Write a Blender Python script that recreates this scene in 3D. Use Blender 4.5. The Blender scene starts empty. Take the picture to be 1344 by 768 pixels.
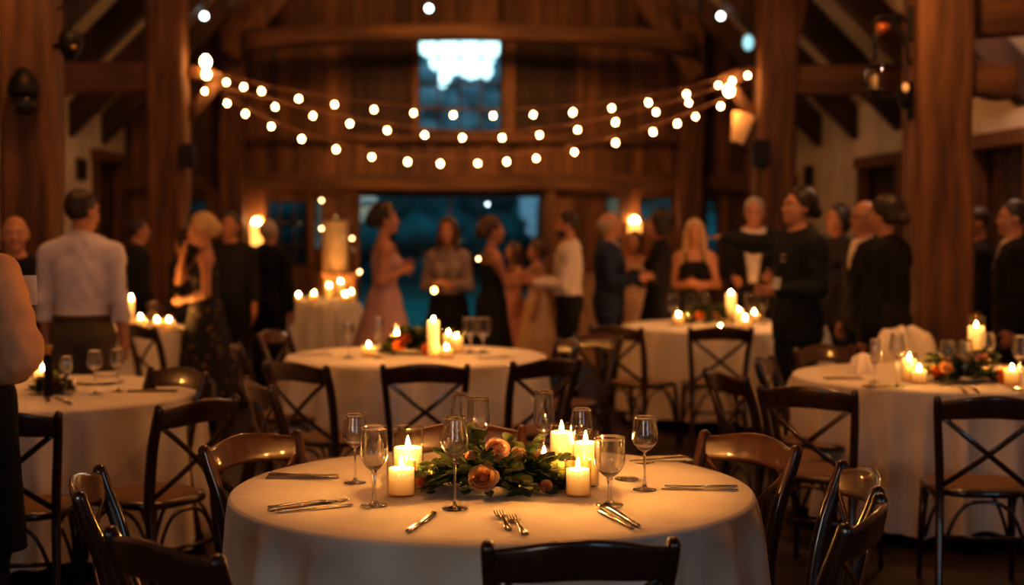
import bpy, bmesh, math, random
import numpy as np
from mathutils import Vector, Matrix, Euler
S = bpy.context.scene
COL = S.collection
PI = math.pi
rnd = random.Random(7)

# ------------------------------------------------------------------ camera
F_PX = 1900.0
CAM_Z = 1.557
PITCH = math.degrees(math.atan(92.0 / F_PX))
YAW = math.degrees(math.atan(94.0 / F_PX))
cam_d = bpy.data.cameras.new('camera')
cam = bpy.data.objects.new('camera', cam_d)
COL.objects.link(cam)
cam.location = (0, 0, CAM_Z)
cam.rotation_euler = Euler((math.radians(90 - PITCH), 0, math.radians(-YAW)), 'XYZ')
cam_d.sensor_width = 36
cam_d.lens = 36 * F_PX / 1344
cam_d.clip_start = 0.05
cam_d.clip_end = 200
cam_d.dof.use_dof = True
cam_d.dof.focus_distance = 4.15
cam_d.dof.aperture_fstop = 1.75
cam_d.dof.aperture_blades = 0
S.camera = cam
CR = cam.rotation_euler.to_matrix()

def ray(px, py):
    return CR @ Vector(((px - 672) / F_PX, -(py - 384) / F_PX, -1.0))
def PZ(px, py, z):
    d = ray(px, py); t = (z - CAM_Z) / d.z
    return Vector((d.x * t, d.y * t, z))
def PY(px, py, Y):
    d = ray(px, py); t = Y / d.y
    return Vector((d.x * t, Y, CAM_Z + d.z * t))

# ------------------------------------------------------------------ mesh helper
class MB:
    def __init__(s):
        s.v = []; s.f = []; s.m = []; s.sm = []; s.n = 0
    def add(s, verts, faces, mat=0, smooth=True, M=None):
        vs = np.asarray(verts, dtype=float)
        if M is not None:
            A = np.array(M)
            vs = vs @ A[:3, :3].T + A[:3, 3]
        s.v.append(vs)
        o = s.n
        for fc in faces:
            s.f.append(tuple(int(i) + o for i in fc)); s.m.append(mat); s.sm.append(smooth)
        s.n += len(vs)
        return s
    def sweep(s, pts, w, h=None, up=(0, 0, 1), seg=8, power=2.0, cap=True, mat=0, closed=False, M=None):
        """tube along pts; w: half width (side), h: half height (up side); superellipse section"""
        pts = [Vector(p) for p in pts]; n = len(pts)
        if not hasattr(w, '__len__'): w = [w] * n
        if h is None: h = w
        if not hasattr(h, '__len__'): h = [h] * n
        V = []
        upv = Vector(up)
        for i, p in enumerate(pts):
            if closed: t = pts[(i + 1) % n] - pts[i - 1]
            elif i == 0: t = pts[1] - pts[0]
            elif i == n - 1: t = pts[-1] - pts[-2]
            else: t = pts[i + 1] - pts[i - 1]
            t.normalize()
            sd = t.cross(upv)
            if sd.length < 1e-4: sd = t.cross(Vector((0.3, 1, 0.1)))
            sd.normalize(); u2 = sd.cross(t).normalized()
            for k in range(seg):
                a = 2 * PI * (k + .5) / seg; c, q = math.cos(a), math.sin(a)
                e = 2.0 / power
                cx = math.copysign(abs(c) ** e, c); qx = math.copysign(abs(q) ** e, q)
                V.append(p + sd * (cx * w[i]) + u2 * (qx * h[i]))
        Fc = []
        rng = n if closed else n - 1
        for i in range(rng):
            j = (i + 1) % n
            for k in range(seg):
                k2 = (k + 1) % seg
                Fc.append((i * seg + k, i * seg + k2, j * seg + k2, j * seg + k))
        if cap and not closed:
            Fc.append(tuple(range(seg - 1, -1, -1)))
            Fc.append(tuple((n - 1) * seg + k for k in range(seg)))
        return s.add([tuple(v) for v in V], Fc, mat, True, M)
    def lathe(s, prof, seg=24, mat=0, M=None, cap=False):
        """prof: list of (r, z)"""
        V = []; Fc = []; n = len(prof)
        for r, z in prof:
            for k in range(seg):
                a = 2 * PI * k / seg
                V.append((r * math.cos(a), r * math.sin(a), z))
        for i in range(n - 1):
            for k in range(seg):
                k2 = (k + 1) % seg
                Fc.append((i * seg + k, i * seg + k2, (i + 1) * seg + k2, (i + 1) * seg + k))
        if cap:
            Fc.append(tuple(range(seg - 1, -1, -1))); Fc.append(tuple((n - 1) * seg + k for k in range(seg)))
        return s.add(V, Fc, mat, True, M)
    def box(s, c, size, bev=0.004, mat=0, M=None, smooth=False):
        bm = bmesh.new(); bmesh.ops.create_cube(bm, size=1)
        for v in bm.verts: v.co = Vector((v.co.x * size[0], v.co.y * size[1], v.co.z * size[2]))
        if bev > 0:
            b = min(bev, min(size) * .45)
            bmesh.ops.bevel(bm, geom=bm.edges[:], offset=b, segments=2, affect='EDGES', profile=.5)
        bm.verts.index_update()
        V = [(v.co.x + c[0], v.co.y + c[1], v.co.z + c[2]) for v in bm.verts]
        Fc = [tuple(v.index for v in f.verts) for f in bm.faces]
        bm.free()
        return s.add(V, Fc, mat, smooth, M)
    def ball(s, c, r, seg=12, rings=8, mat=0, M=None):
        if not hasattr(r, '__len__'): r = (r, r, r)
        V = []; Fc = []
        for i in range(rings + 1):
            t = PI * i / rings
            for k in range(seg):
                a = 2 * PI * k / seg
                V.append((c[0] + r[0] * math.sin(t) * math.cos(a), c[1] + r[1] * math.sin(t) * math.sin(a), c[2] - r[2] * math.cos(t)))
        for i in range(rings):
            for k in range(seg):
                k2 = (k + 1) % seg
                Fc.append((i * seg + k, i * seg + k2, (i + 1) * seg + k2, (i + 1) * seg + k))
        return s.add(V, Fc, mat, True, M)
    def mesh(s, name, mats):
        me = bpy.data.meshes.new(name)
        V = np.concatenate(s.v) if s.v else np.zeros((0, 3))
        me.from_pydata(V.tolist(), [], s.f)
        for m in (mats if isinstance(mats, (list, tuple)) else [mats]): me.materials.append(m)
        me.polygons.foreach_set('material_index', s.m)
        me.polygons.foreach_set('use_smooth', s.sm)
        me.validate(); me.update()
        return me
    def build(s, name, mats, parent=None, loc=None, rz=None):
        return link(name, s.mesh(name, mats), parent, loc, rz)

def link(name, data, parent=None, loc=None, rz=None):
    o = bpy.data.objects.new(name, data); COL.objects.link(o)
    if parent is not None: o.parent = parent
    if loc is not None: o.location = loc
    if rz is not None: o.rotation_euler = (0, 0, rz)
    return o
def tag(o, label=None, cat=None, group=None, kind=None):
    if label: o['label'] = label
    if cat: o['category'] = cat
    if group: o['group'] = group
    if kind: o['kind'] = kind
    return o
def empty(name, loc=(0, 0, 0), rz=0, label=None, cat=None, group=None):
    o = bpy.data.objects.new(name, None); COL.objects.link(o)
    o.empty_display_size = .05
    o.location = loc; o.rotation_euler = (0, 0, rz)
    return tag(o, label, cat, group)
def struct(o): o['kind'] = 'structure'; return o
def copy_tree(o, parent=None):
    c = o.copy(); COL.objects.link(c)
    if parent is not None: c.parent = parent
    for ch in list(o.children): copy_tree(ch, c)
    return c

# ------------------------------------------------------------------ materials
def mat(name):
    m = bpy.data.materials.new(name); m.use_nodes = True
    nt = m.node_tree
    return m, nt, nt.nodes['Principled BSDF'], nt.nodes['Material Output']
def noise_rgb(nt, c1, c2, scale=(8, 8, 8), ns=1.0, detail=6, coord='Object', lo=.3, hi=.7):
    tc = nt.nodes.new('ShaderNodeTexCoord'); mp = nt.nodes.new('ShaderNodeMapping')
    mp.inputs['Scale'].default_value = scale
    nt.links.new(tc.outputs[coord], mp.inputs['Vector'])
    nz = nt.nodes.new('ShaderNodeTexNoise'); nz.inputs['Scale'].default_value = ns; nz.inputs['Detail'].default_value = detail
    nt.links.new(mp.outputs[0], nz.inputs['Vector'])
    rp = nt.nodes.new('ShaderNodeValToRGB')
    rp.color_ramp.elements[0].position = lo; rp.color_ramp.elements[1].position = hi
    rp.color_ramp.elements[0].color = (*c1, 1); rp.color_ramp.elements[1].color = (*c2, 1)
    nt.links.new(nz.outputs['Fac'], rp.inputs['Fac'])
    return rp, nz, mp
def bump(nt, bs, src, strength=.3, dist=.01):
    b = nt.nodes.new('ShaderNodeBump'); b.inputs['Strength'].default_value = strength; b.inputs['Distance'].default_value = dist
    nt.links.new(src, b.inputs['Height']); nt.links.new(b.outputs[0], bs.inputs['Normal'])
def simple(name, c1, c2=None, rough=.7, scale=(8, 8, 8), bmp=.15, bd=.005, metal=0, coat=0, spec=.5, sheen=0, detail=6):
    m, nt, bs, out = mat(name)
    c2 = c2 or tuple(min(1, x * 1.35 + .004) for x in c1)
    rp, nz, mp = noise_rgb(nt, c1, c2, scale, detail=detail)
    nt.links.new(rp.outputs[0], bs.inputs['Base Color'])
    bs.inputs['Roughness'].default_value = rough; bs.inputs['Metallic'].default_value = metal
    bs.inputs['Coat Weight'].default_value = coat; bs.inputs['Coat Roughness'].default_value = .06
    bs.inputs['Specular IOR Level'].default_value = spec
    bs.inputs['Sheen Weight'].default_value = sheen
    if bmp: bump(nt, bs, nz.outputs['Fac'], bmp, bd)
    return m

M = {}
M['chair'] = simple('varnished_chair_wood', (.022, .0068, .003), (.062, .020, .0075), rough=.30, scale=(30, 30, 5), bmp=.04, coat=.85)
M['rush'] = simple('woven_seat', (.12, .062, .030), (.21, .115, .055), rough=.75, scale=(120, 25, 25), bmp=.5, bd=.003)
M['timber'] = simple('old_timber', (.048, .0185, .007), (.19, .082, .029), rough=.75, scale=(11, 11, 1.3), bmp=.7, bd=.03)
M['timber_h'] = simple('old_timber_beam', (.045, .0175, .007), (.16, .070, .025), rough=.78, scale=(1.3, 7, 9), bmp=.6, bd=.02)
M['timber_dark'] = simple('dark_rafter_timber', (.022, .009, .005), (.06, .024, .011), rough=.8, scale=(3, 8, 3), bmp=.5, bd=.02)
M['plaster'] = simple('rough_white_plaster', (.44, .36, .30), (.62, .53, .45), rough=.9, scale=(2.2, 2.2, 2.2), bmp=.6, bd=.04, detail=9)
M['iron'] = simple('black_iron', (.012, .010, .009), (.03, .024, .02), rough=.5, metal=.8, bmp=.2)
M['brass'] = simple('aged_brass', (.45, .25, .08), (.6, .36, .12), rough=.3, metal=1, bmp=.05)
M['copper'] = simple('aged_copper', (.35, .10, .035), (.5, .16, .05), rough=.45, metal=.7, bmp=.1)
M['steel'] = simple('polished_steel', (.45, .42, .40), (.55, .52, .5), rough=.2, metal=1, bmp=.02)
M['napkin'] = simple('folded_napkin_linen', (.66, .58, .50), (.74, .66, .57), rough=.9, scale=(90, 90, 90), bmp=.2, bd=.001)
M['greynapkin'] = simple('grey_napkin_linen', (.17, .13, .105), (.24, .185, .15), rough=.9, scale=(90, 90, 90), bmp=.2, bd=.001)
M['paper'] = simple('white_paper', (.62, .58, .53), (.7, .66, .6), rough=.8, bmp=0)
M['leaf'] = simple('eucalyptus_leaf', (.035, .058, .020), (.10, .13, .05), rough=.5, scale=(18, 18, 18), bmp=.1)
M['leaf2'] = simple('dark_green_leaf', (.03, .055, .018), (.085, .12, .042), rough=.45, scale=(18, 18, 18), bmp=.1)
M['stem'] = simple('brown_green_stem', (.05, .035, .015), (.09, .06, .025), rough=.7)
M['rose_peach'] = simple('peach_petal', (.88, .42, .17), (.94, .55, .27), rough=.6, scale=(25, 25, 25), bmp=.05)
M['rose_pink'] = simple('blush_petal', (.88, .48, .32), (.94, .62, .46), rough=.6, scale=(25, 25, 25), bmp=.05)
M['rose_cream'] = simple('cream_petal', (.80, .58, .34), (.9, .7, .45), rough=.6, scale=(25, 25, 25), bmp=.05)
M['rose_orange'] = simple('orange_petal', (.75, .20, .04), (.85, .30, .07), rough=.6, scale=(25, 25, 25), bmp=.05)
for k_ in ('rose_peach', 'rose_pink', 'rose_cream', 'rose_orange', 'leaf', 'leaf2'):      # thin petals and leaves let light through
    nt = M[k_].node_tree; bs = nt.nodes['Principled BSDF']; out = nt.nodes['Material Output']
    tl = nt.nodes.new('ShaderNodeBsdfTranslucent'); mx = nt.nodes.new('ShaderNodeMixShader'); mx.inputs[0].default_value = .5 if 'rose' in k_ else .25
    nt.links.new(bs.inputs['Base Color'].links[0].from_socket, tl.inputs['Color'])
    nt.links.new(bs.outputs[0], mx.inputs[1]); nt.links.new(tl.outputs[0], mx.inputs[2]); nt.links.new(mx.outputs[0], out.inputs['Surface'])
M['cord'] = simple('string_cord', (.16, .07, .03), (.22, .10, .045), rough=.6)
M['socket'] = simple('bulb_socket', (.03, .018, .01), (.05, .03, .018), rough=.5)
M['foliage_out'] = simple('outdoor_foliage', (.035, .062, .074), (.09, .138, .158), rough=.9, scale=(1.2, 1.2, 1.2), bmp=0)
M['ground_out'] = simple('outdoor_lawn', (.02, .05, .045), (.04, .08, .07), rough=.95, bmp=0)

# tablecloth
m, nt, bs, out = mat('white_tablecloth_linen'); M['cloth'] = m
rp, nz, mp = noise_rgb(nt, (.70, .63, .55), (.78, .71, .63), (5, 5, 5))
nt.links.new(rp.outputs[0], bs.inputs['Base Color']); bs.inputs['Roughness'].default_value = .85; bs.inputs['Sheen Weight'].default_value = .15
bs.inputs['Specular IOR Level'].default_value = .25
bump(nt, bs, nz.outputs['Fac'], .35, .012)

# floor : dark worn flagstones
m, nt, bs, out = mat('dark_stone_floor'); M['floor'] = m
tc = nt.nodes.new('ShaderNodeTexCoord')
br = nt.nodes.new('ShaderNodeTexBrick'); br.inputs['Scale'].default_value = 1.0
br.inputs['Brick Width'].default_value = .42; br.inputs['Row Height'].default_value = .28; br.inputs['Mortar Size'].default_value = .012
br.inputs['Color1'].default_value = (.034, .014, .008, 1); br.inputs['Color2'].default_value = (.058, .025, .013, 1); br.inputs['Mortar'].default_value = (.010, .005, .0035, 1)
nt.links.new(tc.outputs['Object'], br.inputs['Vector'])
nz = nt.nodes.new('ShaderNodeTexNoise'); nz.inputs['Scale'].default_value = 5; nz.inputs['Detail'].default_value = 8
nt.links.new(tc.outputs['Object'], nz.inputs['Vector'])
mx = nt.nodes.new('ShaderNodeMix'); mx.data_type = 'RGBA'; mx.blend_type = 'MULTIPLY'; mx.inputs['Factor'].default_value = .8
nt.links.new(br.outputs['Color'], mx.inputs['A']); nt.links.new(nz.outputs['Color'], mx.inputs['B'])
nt.links.new(mx.outputs['Result'], bs.inputs['Base Color']); bs.inputs['Roughness'].default_value = .62
bump(nt, bs, nz.outputs['Fac'], .5, .02)

# wood planks (vertical boards)
def plank_mat(name, c1, c2, w, axis):
    m, nt, bs, out = mat(name)
    tc = nt.nodes.new('ShaderNodeTexCoord'); sx = nt.nodes.new('ShaderNodeSeparateXYZ')
    nt.links.new(tc.outputs['Object'], sx.inputs[0])
    dv = nt.nodes.new('ShaderNodeMath'); dv.operation = 'DIVIDE'; dv.inputs[1].default_value = w
    nt.links.new(sx.outputs[axis], dv.inputs[0])
    fl = nt.nodes.new('ShaderNodeMath'); fl.operation = 'FLOOR'; nt.links.new(dv.outputs[0], fl.inputs[0])
    fr = nt.nodes.new('ShaderNodeMath'); fr.operation = 'FRACT'; nt.links.new(dv.outputs[0], fr.inputs[0])
    wn = nt.nodes.new('ShaderNodeTexWhiteNoise'); wn.noise_dimensions = '1D'; nt.links.new(fl.outputs[0], wn.inputs['W'])
    rp, nz, mp = noise_rgb(nt, c1, c2, (9, 9, .8) if axis == 0 else (.8, 9, 9))
    mul = nt.nodes.new('ShaderNodeMapRange'); mul.inputs['To Min'].default_value = .45; mul.inputs['To Max'].default_value = 1.25
    nt.links.new(wn.outputs['Value'], mul.inputs['Value'])
    gp = nt.nodes.new('ShaderNodeMath'); gp.operation = 'GREATER_THAN'; gp.inputs[1].default_value = .06
    nt.links.new(fr.outputs[0], gp.inputs[0])
    mm = nt.nodes.new('ShaderNodeMath'); mm.operation = 'MULTIPLY'
    ad = nt.nodes.new('ShaderNodeMath'); ad.operation = 'MAXIMUM'; ad.inputs[1].default_value = .25
    nt.links.new(gp.outputs[0], ad.inputs[0]); nt.links.new(mul.outputs[0], mm.inputs[0]); nt.links.new(ad.outputs[0], mm.inputs[1])
    vm = nt.nodes.new('ShaderNodeVectorMath'); vm.operation = 'SCALE'
    nt.links.new(rp.outputs[0], vm.inputs[0]); nt.links.new(mm.outputs[0], vm.inputs['Scale'])
    nt.links.new(vm.outputs[0], bs.inputs['Base Color']); bs.inputs['Roughness'].default_value = .75
    bump(nt, bs, gp.outputs[0], .6, .01)
    return m
M['planks'] = plank_mat('vertical_wall_planks', (.085, .034, .012), (.22, .095, .032), .19, 0)
M['planks_dark'] = plank_mat('dark_boards', (.03, .012, .006), (.075, .03, .013), .16, 0)
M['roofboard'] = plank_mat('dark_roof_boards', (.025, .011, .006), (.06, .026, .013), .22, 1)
M['door_wood'] = plank_mat('door_planks', (.035, .014, .007), (.085, .034, .014), .15, 1)

# glass
def thin_glass(name, tint=(1, 1, 1), rough=.02, ior=1.45, base=.0):
    m, nt, bs, out = mat(name); nt.nodes.remove(bs)
    tr = nt.nodes.new('ShaderNodeBsdfTransparent'); tr.inputs['Color'].default_value = (*tint, 1)
    gl = nt.nodes.new('ShaderNodeBsdfGlossy'); gl.inputs['Roughness'].default_value = rough
    lw = nt.nodes.new('ShaderNodeLayerWeight'); lw.inputs['Blend'].default_value = .5
    pw = nt.nodes.new('ShaderNodeMath'); pw.operation = 'POWER'; pw.inputs[1].default_value = 3.2; nt.links.new(lw.outputs['Facing'], pw.inputs[0])
    ad = nt.nodes.new('ShaderNodeMath'); ad.operation = 'MULTIPLY_ADD'; ad.inputs[1].default_value = .9; ad.inputs[2].default_value = .05 + base; nt.links.new(pw.outputs[0], ad.inputs[0])
    mx = nt.nodes.new('ShaderNodeMixShader')
    src = ad.outputs[0]
    nt.links.new(src, mx.inputs[0]); nt.links.new(tr.outputs[0], mx.inputs[1]); nt.links.new(gl.outputs[0], mx.inputs[2])
    nt.links.new(mx.outputs[0], out.inputs['Surface'])
    return m
M['thin'] = thin_glass('clear_candle_glass', (.97, .95, .9))
M['pane_dark'] = thin_glass('dusky_door_glass', (.27, .62, .63))
M['pane'] = thin_glass('window_glass', (.9, .97, .97))
m, nt, bs, out = mat('clear_wine_glass'); M['glass'] = m; nt.nodes.remove(bs)
g = nt.nodes.new('ShaderNodeBsdfGlass'); g.inputs['IOR'].default_value = 1.48; g.inputs['Roughness'].default_value = 0
tr = nt.nodes.new('ShaderNodeBsdfTransparent'); mx = nt.nodes.new('ShaderNodeMixShader'); mx.inputs[0].default_value = .85
nt.links.new(tr.outputs[0], mx.inputs[1]); nt.links.new(g.outputs[0], mx.inputs[2]); nt.links.new(mx.outputs[0], out.inputs['Surface'])

def emit(name, col, strength):
    m, nt, bs, out = mat(name)
    bs.inputs['Base Color'].default_value = (*col, 1)
    bs.inputs['Emission Color'].default_value = (*col, 1); bs.inputs['Emission Strength'].default_value = strength
    return m
M['flame'] = emit('candle_flame', (1.0, .44, .115), 1700)
M['bulb'] = emit('warm_bulb', (1.0, .55, .20), 45)
M['pale_bulb'] = emit('pale_bulb', (.75, .95, 1.0), 9)
M['lampshade'] = emit('glowing_lampshade', (1.0, .42, .09), 1.8)
M['wick'] = simple('burnt_wick', (.01, .008, .006), rough=.9)

# candle wax : subsurface plus an emission ramp that paints in the flame's glow
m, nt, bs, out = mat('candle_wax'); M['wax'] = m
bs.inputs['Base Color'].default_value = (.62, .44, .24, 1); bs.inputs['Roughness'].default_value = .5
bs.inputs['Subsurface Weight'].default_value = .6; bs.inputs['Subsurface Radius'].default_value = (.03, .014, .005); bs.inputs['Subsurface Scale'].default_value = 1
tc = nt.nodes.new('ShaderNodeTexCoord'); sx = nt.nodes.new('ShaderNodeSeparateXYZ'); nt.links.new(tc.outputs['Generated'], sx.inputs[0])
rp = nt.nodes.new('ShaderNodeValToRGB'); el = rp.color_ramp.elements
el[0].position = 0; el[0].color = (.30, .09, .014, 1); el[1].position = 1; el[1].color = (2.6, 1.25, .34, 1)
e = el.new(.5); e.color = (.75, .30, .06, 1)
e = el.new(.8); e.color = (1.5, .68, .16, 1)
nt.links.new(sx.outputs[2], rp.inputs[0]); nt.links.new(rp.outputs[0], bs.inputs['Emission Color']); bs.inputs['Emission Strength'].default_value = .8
# ------------------------------------------------------------------ the hall
XL, XR, YF, YB = -4.07, 4.70, 19.0, -4.5
ZE = 2.9; XC = (XL + XR) / 2; ZR = ZE + (XR - XL) / 2
T = .2
struct(MB().box(((XL + XR) / 2, (YF + YB) / 2, -.1), (XR - XL + 2 * T, YF - YB + 2 * T, .2), 0).build('floor', M['floor']))
def roof(z): return z
mb = MB()
o = .9
for sgn, xe in ((-1, XL), (1, XR)):
    xo = xe + sgn * .25; zo = ZE - .25
    v = [(xo, YB - T, zo), (XC, YB - T, ZR), (XC, YF + T, ZR), (xo, YF + T, zo)]
    v += [(a, b, c + .22) for a, b, c in v]
    mb.add(v, [(0, 1, 2, 3), (7, 6, 5, 4), (0, 4, 5, 1), (1, 5, 6, 2), (2, 6, 7, 3), (3, 7, 4, 0)], 0, False)
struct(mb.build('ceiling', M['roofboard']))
def wall_xz(name, y, holes, material, thick, bev=0):
    xs = sorted({XL - T, XR + T} | {h[0] for h in holes} | {h[1] for h in holes})
    zs = sorted({0, ZR + .2} | {h[2] for h in holes} | {h[3] for h in holes})
    bm = bmesh.new(); vd = {}
    def V(x, z):
        if (x, z) not in vd: vd[(x, z)] = bm.verts.new((x, y, z))
        return vd[(x, z)]
    for i in range(len(xs) - 1):
        for j in range(len(zs) - 1):
            cx, cz = (xs[i] + xs[i + 1]) / 2, (zs[j] + zs[j + 1]) / 2
            if any(h[0] < cx < h[1] and h[2] < cz < h[3] for h in holes): continue
            bm.faces.new((V(xs[i], zs[j]), V(xs[i + 1], zs[j]), V(xs[i + 1], zs[j + 1]), V(xs[i], zs[j + 1])))
    for sgn, xe in ((-1, XL), (1, XR)):
        bmesh.ops.bisect_plane(bm, geom=bm.verts[:] + bm.edges[:] + bm.faces[:], plane_co=(xe, y, ZE + .03), plane_no=(sgn, 0, 1), clear_outer=True)
    r = bmesh.ops.extrude_face_region(bm, geom=bm.faces[:])
    for v in [e for e in r['geom'] if isinstance(e, bmesh.types.BMVert)]: v.co.y += thick
    bmesh.ops.recalc_face_normals(bm, faces=bm.faces[:])
    me = bpy.data.meshes.new(name); bm.to_mesh(me); bm.free(); me.materials.append(material)
    return struct(link(name, me))
def rect(px0, py0, px1, py1, Y=YF):
    a = PY(px0, py0, Y); b = PY(px1, py1, Y)
    return [a.x, b.x, b.z, a.z]
W_TOP = rect(546, 42, 661, 176)
W_OPEN = rect(466, 252, 714, 300); W_OPEN[2] = 0.0
W_LEFT = rect(348, 262, 405, 352)
W_RIGHT = rect(926, 262, 944, 350)
W_TEAL = rect(840, 258, 884, 290)
W_FARL = rect(244, 262, 272, 330)
SH_L = rect(458, 56, 540, 172)
SH_R = rect(674, 56, 758, 172)
holes = [W_TOP, W_OPEN, W_LEFT, W_RIGHT, W_TEAL, W_FARL]
wall_xz('wall_far', YF, holes, M['planks'], T)
# shuttered recesses stay boards on the wall
def side_wall(name, x, sgn, holes, material):
    ys = sorted({YB - T, YF + T} | {h[0] for h in holes} | {h[1] for h in holes}); zs = sorted({0, ZE + .02} | {h[2] for h in holes} | {h[3] for h in holes})
    mb = MB()
    for i in range(len(ys) - 1):
        for j in range(len(zs) - 1):
            cy, cz = (ys[i] + ys[i + 1]) / 2, (zs[j] + zs[j + 1]) / 2
            if any(h[0] < cy < h[1] and h[2] < cz < h[3] for h in holes): continue
            mb.box((x + sgn * T / 2, cy, cz), (T, ys[i + 1] - ys[i], zs[j + 1] - zs[j]), 0)
    return struct(mb.build(name, material))
D_R1 = (11.2, 12.55, 0, 2.2)      # dark doorway, right
D_R2 = (14.45, 15.95, 0, 2.16)    # plank door
side_wall('wall_right', XR, 1, [D_R1, D_R2], M['plaster'])
side_wall('wall_left', XL, -1, [(17.2, 18.7, 0, 2.3)], M['plaster'])
wall_xz('wall_back', YB - T, [(-3.8, -1.8, 1.0, 2.6), (2.2, 4.3, 1.0, 2.6)], M['plaster'], T)

def frame_bars(mb, r, y, fw, nx, nz, mw, depth=.06):
    x0, x1, z0, z1 = r
    for xx in (x0 + fw / 2, x1 - fw / 2): mb.box((xx, y, (z0 + z1) / 2), (fw, depth, z1 - z0), .004)
    for zz in (z0 + fw / 2, z1 - fw / 2): mb.box(((x0 + x1) / 2, y, zz), (x1 - x0 - 2 * fw, depth * .96, fw), .004)
    for i in range(1, nx):
        mb.box((x0 + (x1 - x0) * i / nx, y, (z0 + z1) / 2), (mw, depth * .6, z1 - z0 - 2 * fw), .002)
    for j in range(1, nz):
        mb.box(((x0 + x1) / 2, y, z0 + (z1 - z0) * j / nz), (x1 - x0 - 2 * fw, depth * .5, mw), .002)
def window(n, r, y, nx, nz, fw=.05, mw=.022, fm=None, pane='pane'):
    e = empty('window_%d' % n, ((r[0] + r[1]) / 2, y, r[2])); e['kind'] = 'structure'
    q = [r[0] - e.location.x, r[1] - e.location.x, 0, r[3] - r[2]]
    mb = MB(); frame_bars(mb, q, 0, fw, nx, nz, mw); mb.build('window_frame', fm or M['timber_dark'], e)
    if pane:
        MB().box(((q[0] + q[1]) / 2, .03, (q[2] + q[3]) / 2), (q[1] - q[0] - .02, .006, q[3] - q[2] - .02), 0).build('pane', M[pane], e)
    return e
window(1, W_TOP, YF + .06, 4, 4, .05, .022)
window(2, W_OPEN, YF + .06, 2, 1, .06, .03, pane='pane_dark')
window(3, W_LEFT, YF + .06, 3, 3, .04, .022, pane='pane_dark')
window(4, W_RIGHT, YF + .06, 1, 3, .03, .02, pane='pane_dark')
window(5, W_TEAL, YF + .06, 3, 1, .03, .02, pane='pane_dark')
window(6, W_FARL, YF + .06, 2, 3, .03, .02, pane='pane_dark')
window(7, [-3.8, -1.8, 1.0, 2.6], YB - .1, 3, 3, .07, .035, pane='pane_dark')  # this and the next: unseen windows, added to carry the back fill
window(8, [2.2, 4.3, 1.0, 2.6], YB - .1, 3, 3, .07, .035, pane='pane_dark')
for r, lab in ((SH_L, 'dark closed shutter panel left of the bright upper window'), (SH_R, 'dark closed shutter panel right of the bright upper window')):
    e = empty('window_shutter', ((r[0] + r[1]) / 2, YF - .012, r[2]), 0, lab, 'shutter', 'shutters beside the upper window')
    q = [r[0] - e.location.x, r[1] - e.location.x, 0, r[3] - r[2]]
    mb = MB(); frame_bars(mb, q, -.02, .05, 3, 3, .03, .05); mb.build('shutter_frame', M['timber_dark'], e)
    MB().box((0, .0, (q[3]) / 2), (q[1] - q[0] - .02, .02, q[3] - .02), 0).build('shutter_board', M['planks_dark'], e)

# trims on the far wall: header beam, gallery panel rail, uprights
n = [0]
def trim(mb, material): n[0] += 1; return struct(mb.build('trim_%d' % n[0], material))
zb0, zb1 = PY(600, 250, YF).z, PY(600, 229, YF).z
def hbeam(x0, x1, z0, z1, d, y=YF): return MB().box(((x0 + x1) / 2, y - d / 2, (z0 + z1) / 2), (x1 - x0, d, z1 - z0), .012)
trim(hbeam(XL, XR, zb0, zb1, .16), M['timber_h'])
trim(hbeam(PY(318, 0, YF).x, PY(925, 0, YF).x, PY(0, 186, YF).z, PY(0, 178, YF).z, .14), M['timber_h'])
mb = MB()
x0, x1 = PY(330, 0, YF).x, PY(915, 0, YF).x
k = 0
x = x0
rr = random.Random(3)
while x < x1:                      # battens of the gallery front
    w = rr.uniform(.05, .16)
    mb.box((x + w / 2, YF - .03, (zb1 + PY(0, 186, YF).z) / 2), (w, .06, PY(0, 186, YF).z - zb1), .005)
    x += w + rr.uniform(.1, .28)
trim(mb, M['planks'])
for pa, pb in ((541, 549), (660, 676), (452, 459), (757, 766)):      # window studs
    a, b = PY(pa, 0, YF).x, PY(pb, 0, YF).x
    trim(MB().box(((a + b) / 2, YF - .05, (PY(0, 178, YF).z + 4.75) / 2), (b - a, .1, 4.75 - PY(0, 178, YF).z), .01), M['timber'])
mb = MB(); x = XL + .1
while x < XR:                      # battens of the boarded upper wall
    if not any(h[0] - .06 < x < h[1] + .06 for h in (W_TOP, SH_L, SH_R)):
        zt = min(5.2, ZE + min(x - XL, XR - x) - .12); zl = PY(0, 178, YF).z
        if zt > zl + .1 : mb.box((x, YF - .02, (zl + zt) / 2), (.055, .04, zt - zl), .004)
    x += rr.uniform(.26, .44)
trim(mb, M['timber'])
for pa, pb in ((405, 420), (440, 466), (714, 730), (800, 826), (890, 905)):      # uprights beside the openings below the beam
    a, b = PY(pa, 0, YF).x, PY(pb, 0, YF).x
    trim(MB().box(((a + b) / 2, YF - .06, zb0 / 2), (b - a, .12, zb0), .01), M['timber'])

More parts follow.
